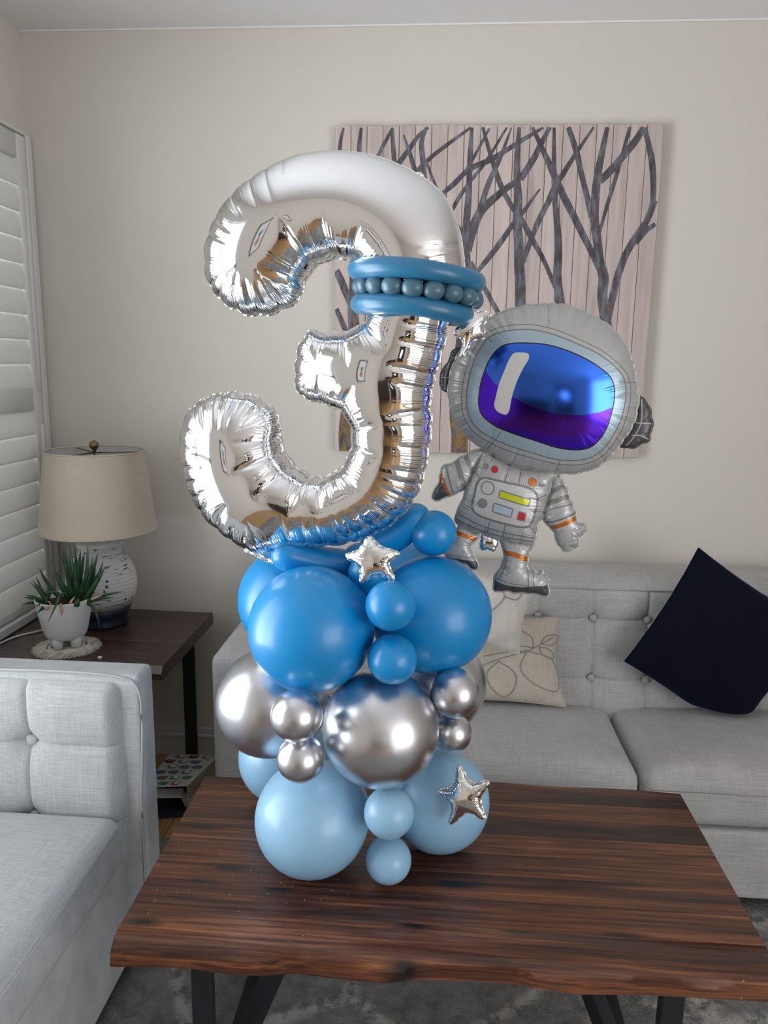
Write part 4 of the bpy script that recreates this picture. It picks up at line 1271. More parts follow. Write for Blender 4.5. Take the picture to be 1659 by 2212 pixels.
# ================================================================== the plank painting
pa = thing('plank_painting', (0.155, YB-0.02, 1.125), 'square painting of bare slate-grey trees on vertical pink-washed planks', 'painting')
PX0, PX1, PZ0, PZ1 = -0.350, 0.660, 1.124, 2.145
pw = (PX1-PX0)/20
YP = YB-0.030
for i in range(20):
    jz = rr.uniform(-0.002, 0.002)
    part('plank', box(PX0+i*pw+0.0008, PX0+(i+1)*pw-0.0008, YP, YP+0.016, PZ0+jz, PZ1+jz, 0.0012, 1), M['plank'], pa, False)
for z_ in (PZ0+0.15, PZ1-0.15):
    part('batten', box(PX0+0.03, PX1-0.03, YP+0.0165, YB-0.001, z_-0.03, z_+0.03), M['plank'], pa, False)
def pp_(cx_, cy_):                       # position on the painting face, from the enlarged view of the photo
    p = at(700+cx_/2.183, 250+cy_/2.183, YP)
    return p[0], p[2]
strokes = [
 [(1330, 1010, 58), (1325, 950, 52), (1312, 850, 50), (1318, 760, 50), (1300, 690, 45), (1290, 600, 42), (1275, 480, 42), (1280, 380, 40), (1290, 280, 36), (1310, 180, 30), (1335, 55, 20)],
 [(1330, 980, 40), (1362, 850, 36), (1390, 740, 36), (1430, 640, 34), (1480, 560, 36), (1520, 500, 30), (1562, 400, 26)],
 [(1470, 600, 26), (1520, 540, 24), (1562, 512, 20)],
 [(1500, 530, 20), (1545, 430, 26), (1553, 330, 28), (1545, 210, 30), (1512, 56, 22)],
 [(1300, 310, 34), (1360, 250, 36), (1410, 190, 34), (1460, 130, 34), (1510, 56, 30)],
 [(1300, 720, 34), (1260, 640, 30), (1220, 560, 32), (1170, 460, 34), (1120, 360, 34), (1085, 280, 32), (1040, 180, 26), (982, 54, 16)],
 [(1262, 480, 32), (1240, 380, 26), (1215, 280, 26), (1190, 170, 28), (1152, 54, 24)],
 [(1296, 560, 14), (1330, 440, 18), (1370, 310, 20), (1400, 210, 20), (1442, 54, 16)],
 [(1118, 920, 48), (1100, 760, 42), (1105, 640, 38), (1100, 520, 32), (1090, 400, 28), (1085, 280, 26), (1085, 56, 14)],
 [(1090, 810, 20), (1040, 690, 22), (980, 580, 26), (930, 490, 26), (880, 420, 24), (830, 320, 26), (790, 200, 22), (748, 54, 14)],
 [(925, 930, 54), (925, 800, 52), (920, 700, 50), (918, 600, 46), (910, 500, 42), (915, 400, 42), (910, 300, 34), (912, 180, 28), (920, 55, 18)],
 [(925, 300, 34), (990, 200, 30), (1030, 120, 26), (1066, 54, 18)],
 [(935, 690, 30), (970, 600, 26), (1010, 500, 28), (1060, 400, 28), (1090, 330, 28), (1130, 270, 26), (1180, 190, 20), (1272, 54, 12)],
 [(920, 480, 22), (960, 425, 18), (1018, 345, 8)],
 [(715, 745, 20), (760, 690, 26), (830, 600, 28), (895, 505, 22)],
 [(672, 720, 46), (665, 600, 42), (672, 500, 36), (680, 400, 32), (685, 300, 28), (690, 180, 26), (697, 56, 16)],
 [(678, 640, 36), (700, 540, 46), (740, 450, 42), (790, 400, 36), (850, 350, 32), (912, 305, 26)],
 [(735, 460, 40), (752, 390, 28), (780, 310, 26), (830, 200, 20), (884, 56, 8)],
 [(535, 390, 24), (600, 330, 20), (690, 250, 26), (780, 210, 26), (880, 150, 22), (960, 100, 20), (1035, 56, 12)],
 [(590, 470, 20), (640, 380, 20), (690, 310, 18), (760, 220, 16), (862, 56, 10)],
 [(440, 262, 24), (500, 200, 20), (590, 130, 18), (692, 56, 12)],
 [(350, 228, 26), (400, 160, 24), (450, 90, 18), (492, 56, 12)],
 [(478, 330, 24), (465, 200, 26), (460, 120, 24), (482, 56, 16)],
 [(480, 215, 14), (540, 360, 14), (605, 475, 14), (680, 600, 16)],
 [(545, 380, 14), (640, 300, 16), (780, 60, 12)],
 [(72, 190, 22), (78, 120, 18), (92, 57, 12)], [(165, 200, 24), (168, 120, 20), (176, 57, 14)], [(250, 198, 20), (290, 120, 18), (325, 57, 14)],
 [(332, 225, 24), (325, 130, 22), (322, 57, 12)], [(432, 270, 24), (405, 180, 20), (375, 90, 8)],
 [(142, 1010, 60), (136, 900, 52), (142, 800, 48), (140, 690, 44), (150, 560, 38), (160, 400, 30), (165, 200, 24)],
 [(57, 728, 34), (90, 800, 38), (122, 890, 26)], [(57, 910, 24), (90, 985, 28), (120, 1060, 26)],
 [(100, 1586, 64), (96, 1500, 62), (104, 1400, 56), (120, 1250, 56), (138, 1080, 58), (142, 990, 58)],
 [(638, 1590, 90), (638, 1500, 82), (625, 1420, 72), (630, 1250, 62), (655, 1000, 54), (668, 850, 50), (672, 700, 46)],
 [(690, 690, 22), (750, 800, 24), (830, 945, 24), (900, 1060, 24)],
 [(925, 1586, 70), (930, 1300, 62), (925, 900, 54)], [(1150, 1586, 66), (1135, 1250, 56), (1118, 900, 48)], [(1335, 1586, 74), (1335, 1300, 64), (1330, 990, 58)]]
for st_ in strokes:
    A = catmull(np.array([(*pp_(a, b), w/2.183*0.00142) for a, b, w in st_]), False, 0.014)
    t = np.gradient(A[:, :2], axis=0); t /= np.linalg.norm(t, axis=1)[:, None]
    nv_ = np.stack([-t[:, 1], t[:, 0]], 1)
    Lp = A[:, :2]+nv_*A[:, 2:3]/2; Rp = A[:, :2]-nv_*A[:, 2:3]/2
    V, K = [], len(A)
    for k in range(K):
        a, b = Lp[k], Rp[k]
        cl = lambda p: (min(max(p[0], PX0+0.001), PX1-0.001), min(max(p[1], PZ0+0.001), PZ1-0.002))
        a, b = cl(a), cl(b)
        V += [(a[0], YP, a[1]), ((a[0]+b[0])/2, YP-0.0011, (a[1]+b[1])/2), (b[0], YP, b[1])]
    Fc = [f for k in range(K-1) for f in ((3*k, 3*k+3, 3*k+4, 3*k+1), (3*k+1, 3*k+4, 3*k+5, 3*k+2))]
    part('painted_branch', (V, Fc), M['branch'], pa)

# ================================================================== latex balloons
def balloon_mesh(name, r, mat, n=40):
    """a filled round balloon, drawn out to the neck on +Z (local), with its tied knot apart"""
    prof = []
    for t in np.linspace(0, PI, 25):
        rr_ = r*math.sin(t)
        z = -r*math.cos(t)
        if z > 0: z *= 1+0.10*(z/r)**3
        if t > PI*0.86: rr_ = max(rr_*0.96, r*0.055)
        prof.append((max(rr_, 0.0004), z))
    return lathe(prof, (0, 0, 0), n, True)
def knot_mesh(r):
    k = r*0.055
    return lathe([(k*0.6, r*1.07), (k*1.5, r*1.09), (k*1.7, r*1.115), (k*0.8, r*1.135), (k*1.6, r*1.16), (k*2.0, r*1.19), (k*1.7, r*1.192)], (0, 0, 0), 14, True)

def balloon(c, r, core, mat, label, group=None, name='balloon', sq=(1, 1, 1), yaw=0):
    c = np.array(c, float)
    t = bpy.data.objects.new(name, None)
    COL.objects.link(t); t.empty_display_size = 0.03
    t.location = tuple(c)
    d = Vector(np.array(core, float)-c)
    t.rotation_euler = d.to_track_quat('Z', 'Y').to_euler()
    ORG[t.name] = np.zeros(3)
    tag(t, label, 'balloon', group)
    part('skin', balloon_mesh(name, r, mat), mat, t, local=True)
    part('knot', knot_mesh(r), mat, t, local=True)
    return t

gb_, gs_, gl_ = 'deep blue balloons of the upper tier', 'chrome silver balloons of the middle tier', 'pale blue balloons of the bottom tier'
B = M['blue']; S_ = M['chrome']; K_ = M['sky']
coreB, coreS, coreL = (-0.13, 1.43, 0.94), (-0.13, 1.43, 0.76), (-0.13, 1.44, 0.57)
for c, r, m_, core, lab, g in (
    ((-0.219, 1.306, 0.943), 0.113, B, coreB, 'largest deep blue balloon at the front left of the blue tier', gb_),
    ((-0.002, 1.402, 0.946), 0.112, B, coreB, 'large deep blue balloon at the right of the blue tier', gb_),
    ((-0.299, 1.544, 0.921), 0.114, B, coreB, 'deep blue balloon half hidden at the back left of the blue tier', gb_),
    ((-0.057, 1.612, 0.925), 0.106, B, coreB, 'deep blue balloon at the back, behind the small ones under the number', gb_),
    ((-0.004, 1.420, 1.101), 0.043, B, (-0.08, 1.47, 1.02), 'small deep blue balloon beside the astronaut, on top of the right blue balloon', gb_),
    ((-0.042, 1.490, 1.112), 0.033, B, (-0.08, 1.50, 1.02), 'small deep blue balloon mostly hidden behind the one beside the astronaut', gb_),
    ((-0.123, 1.364, 1.034), 0.036, B, (-0.12, 1.43, 1.0), 'small deep blue balloon behind the lower silver star', gb_),
    ((-0.146, 1.430, 1.043), 0.032, B, (-0.14, 1.48, 1.0), 'small deep blue balloon peeking out left of the lower silver star', gb_),
    ((-0.073, 1.240, 1.013), 0.0425, B, (-0.10, 1.32, 0.98), 'small deep blue balloon directly under the silver star', gb_),
    ((-0.069, 1.250, 0.914), 0.0430, B, (-0.10, 1.34, 0.93), 'small deep blue balloon resting on the big front silver balloon', gb_),
    ((-0.090, 1.290, 0.766), 0.106, S_, coreS, 'largest chrome silver balloon at the front centre', gs_),
    ((-0.322, 1.426, 0.742), 0.109, S_, coreS, 'large chrome silver balloon at the left of the silver tier', gs_),
    ((0.012, 1.506, 0.763), 0.101, S_, coreS, 'large chrome silver balloon at the back right, next to the cushions', gs_),
    ((-0.226, 1.196, 0.828), 0.0440, S_, (-0.20, 1.30, 0.80), 'upper small chrome balloon left of the big front silver one', gs_),
    ((-0.221, 1.204, 0.745), 0.0410, S_, (-0.19, 1.30, 0.76), 'lower small chrome balloon left of the big front silver one', gs_),
    ((0.042, 1.323, 0.825), 0.0455, S_, (0.0, 1.40, 0.80), 'upper small chrome balloon right of the big front silver one', gs_),
    ((0.041, 1.370, 0.723), 0.0380, S_, (0.0, 1.42, 0.74), 'lower small chrome balloon right of the big front silver one', gs_),
    ((-0.221, 1.320, 0.5595), 0.1085, K_, coreL, 'largest pale blue balloon at the front left on the table', gl_),
    ((0.021, 1.418, 0.551), 0.1010, K_, coreL, 'large pale blue balloon at the right on the table, behind the star', gl_),
    ((-0.325, 1.560, 0.5505), 0.0990, K_, coreL, 'pale blue balloon half hidden at the back left on the table', gl_),
    ((-0.070, 1.250, 0.623), 0.0450, K_, (-0.10, 1.36, 0.59), 'upper small pale blue balloon at the front of the bottom tier', gl_),
    ((-0.072, 1.290, 0.5005), 0.0430, K_, (-0.10, 1.40, 0.55), 'small pale blue balloon standing on the table at the front', gl_),
    ((-0.075, 1.392, 0.622), 0.0370, K_, (-0.10, 1.43, 0.58), 'pale blue balloon squeezed beneath the big front silver balloon', gl_)):
    balloon(c, r, core, m_, lab, g)

def sausage(a, b, r, lab):
    a, b = np.array(a), np.array(b)
    t = thing('long_balloon', (a+b)/2, lab, 'balloon', 'long blue balloons cradling the number')
    d = (b-a)/np.linalg.norm(b-a)
    pts, rad = [], []
    L = np.linalg.norm(b-a)
    for u in np.linspace(0, 1, 25):
        x = -r+(L+2*r)*u
        e = min(x+r, L+r-x)
        pts.append(a+d*x+np.array([0, 0, -0.010*(1-(2*u-1)**2)])); rad.append(max(0.0008, r*math.sqrt(max(0, 1-(1-min(e/(r*1.15), 1))**2))))
    part('skin', tube(pts, rad, 24), M['blue'], t)
    part('knot', tube([a-d*(r+0.001), a-d*(r+0.006), a-d*(r+0.012)], [0.003, 0.005, 0.0055], 10), M['blue'], t)
sausage(at(622, 1193, 1.385), at(735, 1212, 1.42), 0.031, 'long deep blue balloon under the left of the number')
sausage(at(806, 1176, 1.455), at(893, 1120, 1.43), 0.031, 'long deep blue balloon under the right of the number')

# ================================================================== silver number three
fr3 = Frame(700, 760, 1.385, yaw=9, tilt=0)
r3 = foil_root('number_balloon', fr3, 'large silver foil number 3 balloon on top of the blue balloons', 'balloon')
o3 = [(1003, 600, .2), (1003, 570, .2), (1000, 540, .15), (990, 490, .1), (970, 440, .1), (942, 405, .1), (905, 378, .1), (860, 355, .1), (810, 337, .1), (760, 328, .1), (710, 327, .15), (660, 333, .25), (610, 350, .35), (560, 378, .45), (520, 408, .5), (490, 440, .6), (465, 480, .8),
      (450, 520, 1), (444, 560, 1.1), (447, 595, 1.2), (458, 625, 1.2), (476, 648, 1.2), (500, 667, 1.2), (530, 681, 1.2), (560, 684, 1.2), (590, 680, 1.2), (620, 668, 1.1), (643, 652, 1), (654, 633, .9), (659, 612, .8), (670, 588, .9), (692, 571, 1), (720, 562, 1.05), (745, 561, 1.05), (770, 570, 1.0), (790, 590, .9),
      (799, 620, .7), (802, 655, .7), (795, 685, .8), (777, 702, .9), (745, 714, .8), (715, 718, .7), (690, 716, .9), (671, 712, 1.1), (658, 724, 1.2), (646, 745, 1.2), (640, 770, 1.2), (637, 800, 1.2), (638, 826, 1.2), (644, 847, 1.2), (657, 860, 1.0), (680, 868, .8), (705, 875, .9), (730, 885, 1), (748, 901, 1), (759, 922, 1), (762, 946, 1), (758, 970, 1), (746, 996, 1), (726, 1017, 1), (700, 1028, 1), (675, 1027, 1),
      (650, 1016, 1), (628, 996, 1), (612, 970, .9), (606, 940, .8), (606, 912, .9), (598, 892, 1.1), (583, 873, 1.2), (560, 858, 1.2), (530, 848, 1.2), (500, 845, 1.2), (470, 850, 1.2), (440, 861, 1.2), (415, 880, 1.2), (400, 906, 1.2), (395, 935, 1.1), (393, 965, 1), (398, 1000, 1), (409, 1042, 1), (426, 1085, 1), (450, 1120, 1), (485, 1152, 1), (520, 1177, 1), (552, 1194, 1),
      (585, 1192, .7), (620, 1182, .8), (660, 1180, .9), (705, 1180, 1), (750, 1174, 1), (795, 1160, .9), (835, 1140, .8), (868, 1114, .8), (893, 1082, .7), (911, 1045, .7), (922, 1000, .7), (930, 950, .7), (933, 905, .6), (930, 876, .7), (935, 840, .8), (946, 795, .8), (960, 748, .8), (967, 705, .6), (975, 665, .4), (990, 635, .3)]
uv = fr3.uv(o3)
ol3 = np.column_stack([uv, [p[2] for p in o3]])
foil(r3, ol3, k=0.86, step=0.0022, grid=0.0055, base=M['foil'], lam=0.035, scallop=0.0050, groove=0.20, glen=0.10, seam=0.0016, seed=4)
tl = fr3.uv([(536, 1183), (560, 1194), (590, 1208), (612, 1217), (611, 1224), (598, 1222), (570, 1212), (545, 1201), (526, 1190)])
d_ = foil(r3, tl, k=0.5, step=0.003, grid=0.005, rings=(0.0008, 0.002), base=M['foil'], base_part='filling_tail', lam=0.008, scallop=0.0008, groove=0.3, glen=0.01, seam=0)
tb_ = fr3.uv([(898, 372), (912, 374), (917, 384), (908, 389), (898, 382)])
foil(r3, tb_, k=0.3, step=0.002, grid=0.004, rings=(0.0008,), base=M['foil'], base_part='hanging_tab', lam=0.02, scallop=0, groove=0.1, seam=0)

# collar of long balloons round its waist
def ring(name, c, R, r, mat, label, tilt, squash=0.95):
    t = thing(name, c, label, 'balloon', None)
    Rm = Matrix.Rotation(math.radians(tilt), 3, 'Y')
    pts, rad = [], []
    for a in np.linspace(0, 2*PI, 73)[:-1]:
        p = Rm @ Vector((R*math.cos(a), R*squash*math.sin(a), 0.0015*math.sin(3*a)))
        pts.append(np.array(c)+np.array(p)); rad.append(r*(1+0.03*math.sin(2*a+1)))
    part('skin', tube(pts, rad, 20, closed=True), mat, t)
    pk = Rm @ Vector((0, R*squash, 0))
    part('knot', tube([np.array(c)+np.array(pk)+np.array([dx, 0.004, r*0.9]) for dx in (-0.008, 0, 0.008)], [0.004, 0.006, 0.004], 8), mat, t)
    return t
YC = 1.360
c1 = at(900, 597, YC+0.005); c2 = at(894, 670, YC+0.005); cb_ = at(903, 634, YC+0.005)
ring('ring_balloon', c1, 0.1015, 0.0168, M['collar'], 'upper blue balloon ring around the waist of the silver number', 5.5)
ring('ring_balloon', c2, 0.0925, 0.0168, M['collar'], 'lower blue balloon ring around the waist of the silver number', 6.0)
bt = thing('bead_ring_balloon', cb_, 'slate blue balloon twisted into beads between the two blue rings', 'balloon')
Rm = Matrix.Rotation(math.radians(5.8), 3, 'Y')
NB = 18
for k in range(NB):
    a = 2*PI*(k+0.32)/NB
    p = Rm @ Vector((0.0985*math.cos(a), 0.0985*0.95*math.sin(a), 0))
    v, f = lathe([(max(0.0158*math.sin(t)**0.85, 0.0012), -0.0178*math.cos(t)) for t in np.linspace(0, PI, 13)], (0, 0, 0), 18)
    Rt = Rm @ Matrix.Rotation(a+PI/2, 3, 'Z') @ Matrix.Rotation(PI/2, 3, 'Y')
    v = [np.array(Rt @ Vector(x))+np.array(cb_)+np.array(p) for x in v]
    part('bead', (v, f), M['bead'], bt)

# ================================================================== silver stars
def star(px_pts, fr, label, k=0.62, seed=1):
    t = foil_root('star_balloon', fr, label, 'balloon', 'small silver foil stars')
    foil(t, fr.uv(px_pts), k=k, step=0.0015, grid=0.003, rings=(0.0005, 0.0013, 0.0026, 0.0044), base=M['foil_star'], lam=0.014, scallop=0.0012, groove=0.12, glen=0.022, seam=0.0012, seed=seed)
    return t
def sp(pts, sc, ox, oy, tipw=2.0):
    """star outline: tips blunted so that the weld can turn"""
    P = [np.array([ox+x/sc, oy+y/sc]) for x, y in pts]
    out = []
    for i in range(10):
        if i % 2 == 0:
            a, b, c = P[i-1], P[i], P[(i+1) % 10]
            d = (a-c)/np.linalg.norm(a-c)
            out += [b+d*tipw+(((a+c)/2-b)*0.06), b-d*tipw+(((a+c)/2-b)*0.06)]
        else: out.append(P[i])
    return [tuple(p) for p in out]
star(sp([(1095, 176), (1212, 272), (1395, 345), (1298, 440), (1342, 618), (1180, 560), (1012, 634), (1000, 492), (858, 372), (990, 305)], 4.608, 560, 1120, 3.0), Frame(805, 1208, 1.262, 8, 12), 'silver foil star in front of the gap between the number and the blue balloons', 0.62, 2)
star(sp([(735, 135), (1020, 500), (1425, 500), (1235, 890), (1330, 1360), (960, 1190), (530, 1470), (560, 1010), (265, 720), (600, 590)], 10.37, 920, 1640, 3.0), Frame(1003, 1720, 1.296, 22, 8), 'silver foil star stuck on the right pale blue balloon', 0.75, 3)
star(sp([(1440, 590), (1510, 690), (1660, 690), (1585, 840), (1590, 980), (1470, 1010), (1325, 1205), (1345, 1020), (1240, 930), (1330, 820)], 5.18, 740, 540, 2.5), Frame(1017, 712, 1.335, -12, 5), 'crumpled silver foil star between the number waist and the astronaut helmet', 0.7, 5)

# ================================================================== astronaut foil balloon
frA = Frame(1180, 1000, 1.47, yaw=4, tilt=2)
SCL, OXA, OYA = 3.0722, 900, 620
def A_(pts): return frA.uv([(OXA+p[0]/SCL, OYA+p[1]/SCL) for p in pts])
an = foil_root('astronaut_balloon', frA, 'grey astronaut foil balloon with a blue visor floating right of the number', 'balloon')
PXM = float(np.linalg.norm(A_([(1000, 0)])-A_([(0, 0)])))/1000      # metres per crop pixel
def line(pts, w, closed=False, smooth=True, step=0.004): return ribbon(A_(pts), w*PXM, closed, step, smooth)
def poly(pts, smooth=True, step=0.004): return catmull(A_(pts), True, step) if smooth else densify(A_(pts), True, step)
def disc(x, y, r): return poly([(x+r*math.cos(a), y+r*math.sin(a)) for a in np.linspace(0, 2*PI, 14, False)], True, 0.0025)
def ringp(x, y, r, w): return line([(x+r*math.cos(a), y+r*math.sin(a)) for a in np.linspace(0, 2*PI, 14, False)], w, True, True, 0.003)
G_, LN, BD, DK = M['suit'], M['suit_line'], M['suit_band'], M['suit_dark']
head = [(880, 115), (980, 120), (1110, 165), (1250, 240), (1350, 330), (1410, 430), (1445, 540), (1462, 650), (1472, 720), (1465, 800), (1440, 900), (1395, 980), (1335, 1060), (1280, 1130), (1200, 1190), (1100, 1225), (1000, 1237), (880, 1225), (760, 1205), (650, 1185), (560, 1145), (480, 1090), (380, 1030), (310, 960), (255, 880), (225, 790), (212, 700), (222, 600), (250, 500), (295, 420), (350, 345), (420, 275), (490, 212), (560, 170), (680, 135), (780, 118)]
rim = [(480, 345), (560, 310), (680, 295), (780, 300), (900, 330), (1050, 390), (1180, 450), (1290, 530), (1350, 600), (1370, 680), (1360, 780), (1330, 890), (1280, 990), (1210, 1080), (1120, 1130), (1020, 1142), (900, 1130), (760, 1090), (600, 1040), (480, 985), (400, 930), (350, 850), (335, 760), (345, 650), (370, 540), (410, 440)]
visor = [(570, 400), (640, 385), (740, 385), (850, 395), (960, 425), (1080, 475), (1190, 540), (1260, 600), (1288, 670), (1285, 760), (1260, 870), (1230, 950), (1180, 1020), (1120, 1060), (1030, 1070), (920, 1055), (780, 1010), (640, 965), (520, 915), (440, 850), (416, 790), (420, 690), (440, 600), (480, 500), (520, 440)]
hc = np.array([800, 690]); ro = [tuple(hc+(np.array(p)-hc)*(1+34/np.linalg.norm(np.array(p)-hc))) for p in rim]
vp = poly(visor)
purple = poly([(380, 470), (462, 568), (520, 645), (600, 710), (700, 765), (820, 815), (950, 842), (1080, 845), (1200, 825), (1275, 796), (1380, 740), (1400, 1200), (900, 1250), (300, 1100)], False)
glint = poly([(640, 450), (690, 445), (732, 452), (737, 480), (700, 545), (655, 640), (625, 740), (607, 825), (590, 842), (540, 825), (515, 790), (525, 730), (545, 650), (580, 560), (610, 490)])
head_prints = [(None, LN, line(ro, 6, True)), ('visor_rim', M['rim_blue'], poly(rim)), ('visor_rim', LN, line(rim, 8, True)),
    ('visor', M['visor_blue'], vp), ('visor', M['visor_purple'], purple, vp), ('visor', M['glint'], glint, vp), ('visor', M['p_black'], line(visor, 8, True)),
    (None, LN, line([(460, 1078), (520, 1010), (560, 950)], 6)), (None, LN, line([(925, 1210), (940, 1140)], 6)), (None, LN, line([(1370, 635), (1458, 632)], 5)), (None, LN, line([(470, 345), (505, 375)], 5)), (None, LN, line([(1310, 990), (1345, 1030)], 5))]
kw = dict(step=0.003, grid=0.0062, lam=0.030, scallop=0.0022, groove=0.20, glen=0.05, seam=0.003)
def bow(c, a): return lambda X: np.full(len(X), a)
foil(an, A_(head), k=0.55, prints=head_prints, base=G_, base_part='helmet', seed=11, **kw)
earR = [(1475, 725), (1512, 748), (1552, 800), (1562, 850), (1572, 910), (1560, 960), (1545, 1020), (1500, 1040), (1460, 1062), (1395, 1066), (1345, 1045), (1380, 985), (1430, 900), (1462, 800)]
earL = [(300, 400), (245, 420), (205, 500), (163, 570), (152, 635), (178, 680), (222, 694), (216, 620), (238, 540), (268, 470)]
foil(an, A_(earR), k=0.55, prints=[(None, G_, line([(1500, 745), (1490, 905), (1440, 1000), (1395, 1055)], 9)), (None, G_, line([(1440, 895), (1490, 905), (1568, 905)], 9)), (None, G_, line([(1430, 985), (1480, 985), (1545, 1012)], 9))], base=DK, base_part='ear_pod', seed=12, zoff=-0.012, **kw)
foil(an, A_(earL), k=0.55, prints=[(None, G_, line([(215, 500), (190, 590), (185, 690)], 8)), (None, G_, line([(165, 600), (228, 600)], 8))], base=DK, base_part='ear_pod', seed=13, zoff=-0.012, **kw)
torso = [(460, 1082), (500, 1110), (560, 1150), (700, 1198), (830, 1213), (912, 1212), (925, 1245), (895, 1310), (880, 1380), (858, 1450), (838, 1530), (803, 1560), (806, 1600), (790, 1655), (770, 1722), (700, 1712), (600, 1692), (500, 1662), (400, 1627), (300, 1592), (253, 1545), (268, 1500), (310, 1400), (332, 1330), (368, 1250), (410, 1160), (438, 1100)]
panel = [(455, 1260), (530, 1275), (600, 1290), (740, 1325), (785, 1355), (800, 1400), (785, 1480), (765, 1545), (740, 1578), (690, 1582), (560, 1552), (430, 1512), (385, 1485), (370, 1440), (385, 1370), (402, 1300), (425, 1268)]
def quad(p): return poly(p, False, 0.003)
bar = [(553, 1338), (752, 1402), (738, 1446), (543, 1384)]; blu = [(515, 1420), (637, 1460), (622, 1516), (501, 1476)]; red = [(675, 1478), (724, 1490), (713, 1542), (664, 1530)]
def ql(p, w): return line([p[0], p[1], p[2], p[3]], w, True, False)
tp = [(None, M['suit_light'], poly(panel)), (None, LN, line(panel, 15, True)), (None, LN, ringp(472, 1325, 42, 9)), (None, BD, disc(438, 1425, 33)),
      (None, M['p_yellow'], quad(bar)), (None, LN, ql(bar, 9)), (None, M['p_sky'], quad(blu)), (None, LN, ql(blu, 9)), (None, M['p_red'], quad(red)), (None, LN, ql(red, 9)),
      (None, BD, disc(460, 1187, 20)), (None, LN, disc(518, 1205, 26)), (None, M['p_red'], disc(518, 1205, 21)), (None, LN, disc(765, 1288, 30)), (None, M['p_orange'], disc(765, 1288, 25)), (None, BD, disc(827, 1307, 22)),
      (None, LN, line([(262, 1492), (400, 1562), (550, 1612), (776, 1662)], 9)), (None, LN, line([(252, 1535), (400, 1600), (560, 1648), (785, 1690)], 9)),
      (None, LN, line([(490, 1525), (470, 1620)], 7)), (None, LN, line([(590, 1555), (570, 1650)], 7)), (None, LN, line([(600, 1235), (580, 1285)], 7)), (None, LN, line([(690, 1225), (672, 1310)], 7)), (None, LN, line([(385, 1215), (422, 1268)], 7)), (None, LN, line([(745, 1580), (790, 1630)], 7)), (None, LN, line([(320, 1440), (375, 1462)], 7)), (None, LN, line([(800, 1395), (860, 1375)], 7))]
foil(an, A_(torso), k=0.60, prints=tp, base=G_, base_part='torso', seed=14, zoff=-0.006, **kw)
armL = [(450, 1084), (380, 1090), (300, 1130), (240, 1170), (180, 1190), (157, 1230), (150, 1290), (120, 1350), (100, 1400), (140, 1420), (200, 1392), (240, 1380), (300, 1350), (345, 1310), (382, 1230), (425, 1130)]
foil(an, A_(armL), k=0.7, prints=[(None, BD, line([(318, 1105), (375, 1235)], 34)), (None, BD, line([(262, 1140), (322, 1345)], 36)), (None, LN, line([(190, 1170), (248, 1400)], 12)), (None, M['p_orange'], line([(150, 1215), (180, 1300), (222, 1400)], 22)), (None, DK, poly([(60, 1340), (150, 1240), (210, 1400), (140, 1460), (80, 1430)], False))], base=G_, base_part='arm', seed=15, zoff=-0.010, **kw)  # the dark polygon paints shading onto the hand
armR = [(912, 1235), (960, 1275), (1000, 1350), (1030, 1430), (1060, 1498), (1062, 1540), (1092, 1578), (1112, 1570), (1130, 1600), (1118, 1636), (1085, 1655), (1072, 1668), (1085, 1700), (1075, 1725), (1048, 1738), (1025, 1725), (1034, 1745), (1010, 1757), (970, 1752), (962, 1730), (945, 1712), (928, 1690), (920, 1630), (885, 1600), (840, 1530), (836, 1500), (868, 1420), (888, 1340), (902, 1280)]
foil(an, A_(armR), k=0.72, prints=[(None, BD, line([(880, 1370), (945, 1335), (1010, 1320)], 32)), (None, BD, line([(850, 1445), (940, 1410), (1045, 1385)], 34)), (None, LN, line([(835, 1510), (900, 1470), (1040, 1440)], 7)), (None, LN, line([(850, 1568), (950, 1540), (1080, 1490)], 13)), (None, M['p_orange'], line([(868, 1608), (960, 1575), (1080, 1525)], 28))], base=G_, base_part='arm', seed=16, zoff=-0.010, **kw)
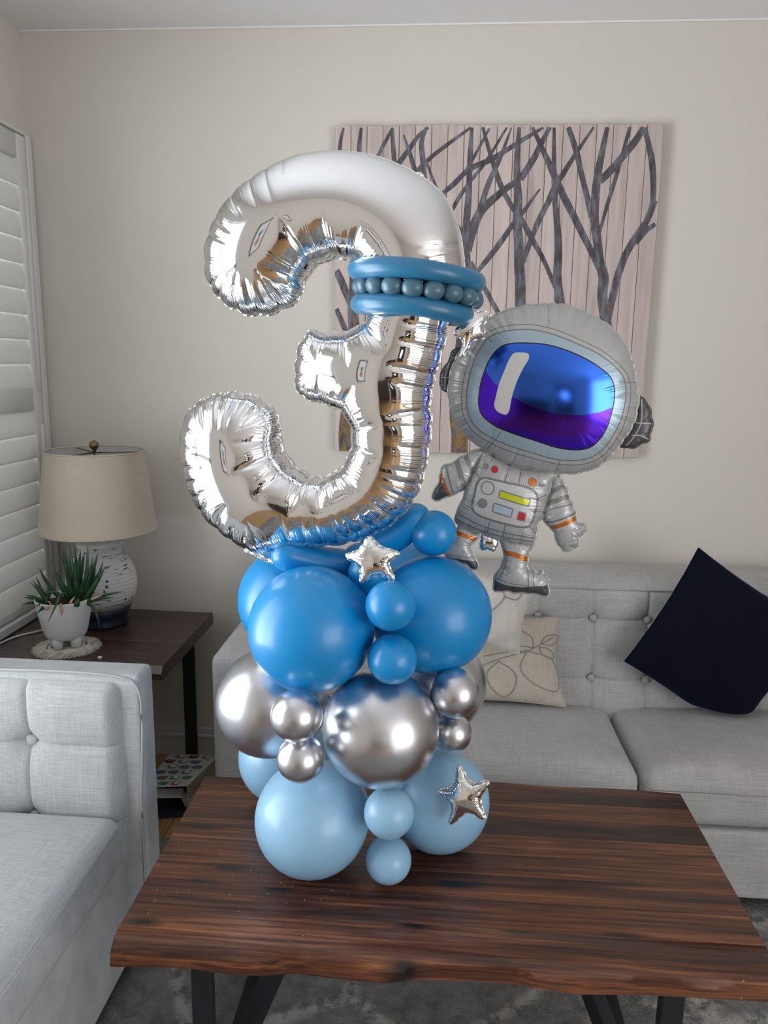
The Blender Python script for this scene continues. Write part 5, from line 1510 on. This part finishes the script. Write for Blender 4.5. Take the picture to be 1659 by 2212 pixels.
legR = [(548, 1672), (568, 1715), (580, 1770), (575, 1830), (545, 1890), (515, 1940), (513, 1990), (520, 2026), (560, 2030), (600, 2022), (640, 2038), (680, 2034), (740, 2042), (780, 2040), (820, 2054), (868, 2056), (882, 2012), (872, 1980), (882, 1955), (862, 1938), (870, 1910), (848, 1915), (832, 1886), (805, 1905), (772, 1888), (746, 1885), (738, 1810), (758, 1745), (772, 1700), (700, 1692), (620, 1680)]
bolt = lambda x, y: (None, LN, ringp(x, y, 8, 4))
foil(an, A_(legR), k=0.7, prints=[(None, M['p_orange'], line([(560, 1762), (640, 1772), (760, 1822)], 34)), (None, DK, poly([(490, 1945), (600, 1978), (700, 1990), (790, 1985), (900, 1980), (910, 2090), (480, 2080)], False)),
     (None, LN, line([(602, 1790), (585, 1860), (548, 1945)], 6)), (None, LN, line([(530, 1932), (620, 1962), (735, 1980)], 6)), (None, LN, line([(738, 1872), (742, 1988)], 8)), (None, LN, line([(772, 1882), (780, 1985)], 8)), bolt(622, 1812), bolt(609, 1857), bolt(602, 1900)], base=G_, base_part='leg', seed=17, zoff=-0.012, **kw)
legL = [(275, 1595), (380, 1632), (412, 1655), (385, 1690), (362, 1720), (372, 1780), (397, 1820), (406, 1845), (398, 1876), (370, 1880), (340, 1855), (280, 1830), (200, 1800), (178, 1750), (230, 1680), (258, 1640)]
foil(an, A_(legL), k=0.7, prints=[(None, M['p_orange'], line([(260, 1632), (320, 1650), (400, 1685)], 28)), (None, DK, poly([(190, 1800), (290, 1808), (420, 1832), (430, 1910), (180, 1900)], False)), (None, LN, line([(335, 1690), (335, 1790)], 5)), (None, LN, line([(215, 1780), (400, 1800)], 5)), bolt(312, 1715), bolt(312, 1758)], base=G_, base_part='leg', seed=18, zoff=-0.012, **kw)
vt = [(430, 1640), (540, 1680), (534, 1735), (510, 1768), (470, 1752), (430, 1758), (411, 1725), (420, 1690)]
foil(an, A_(vt), k=0.55, step=0.002, grid=0.005, lam=0.010, scallop=0.001, groove=0.35, glen=0.03, seam=0, base=M['foil_star'], base_part='filling_tail', seed=19, zoff=-0.012)
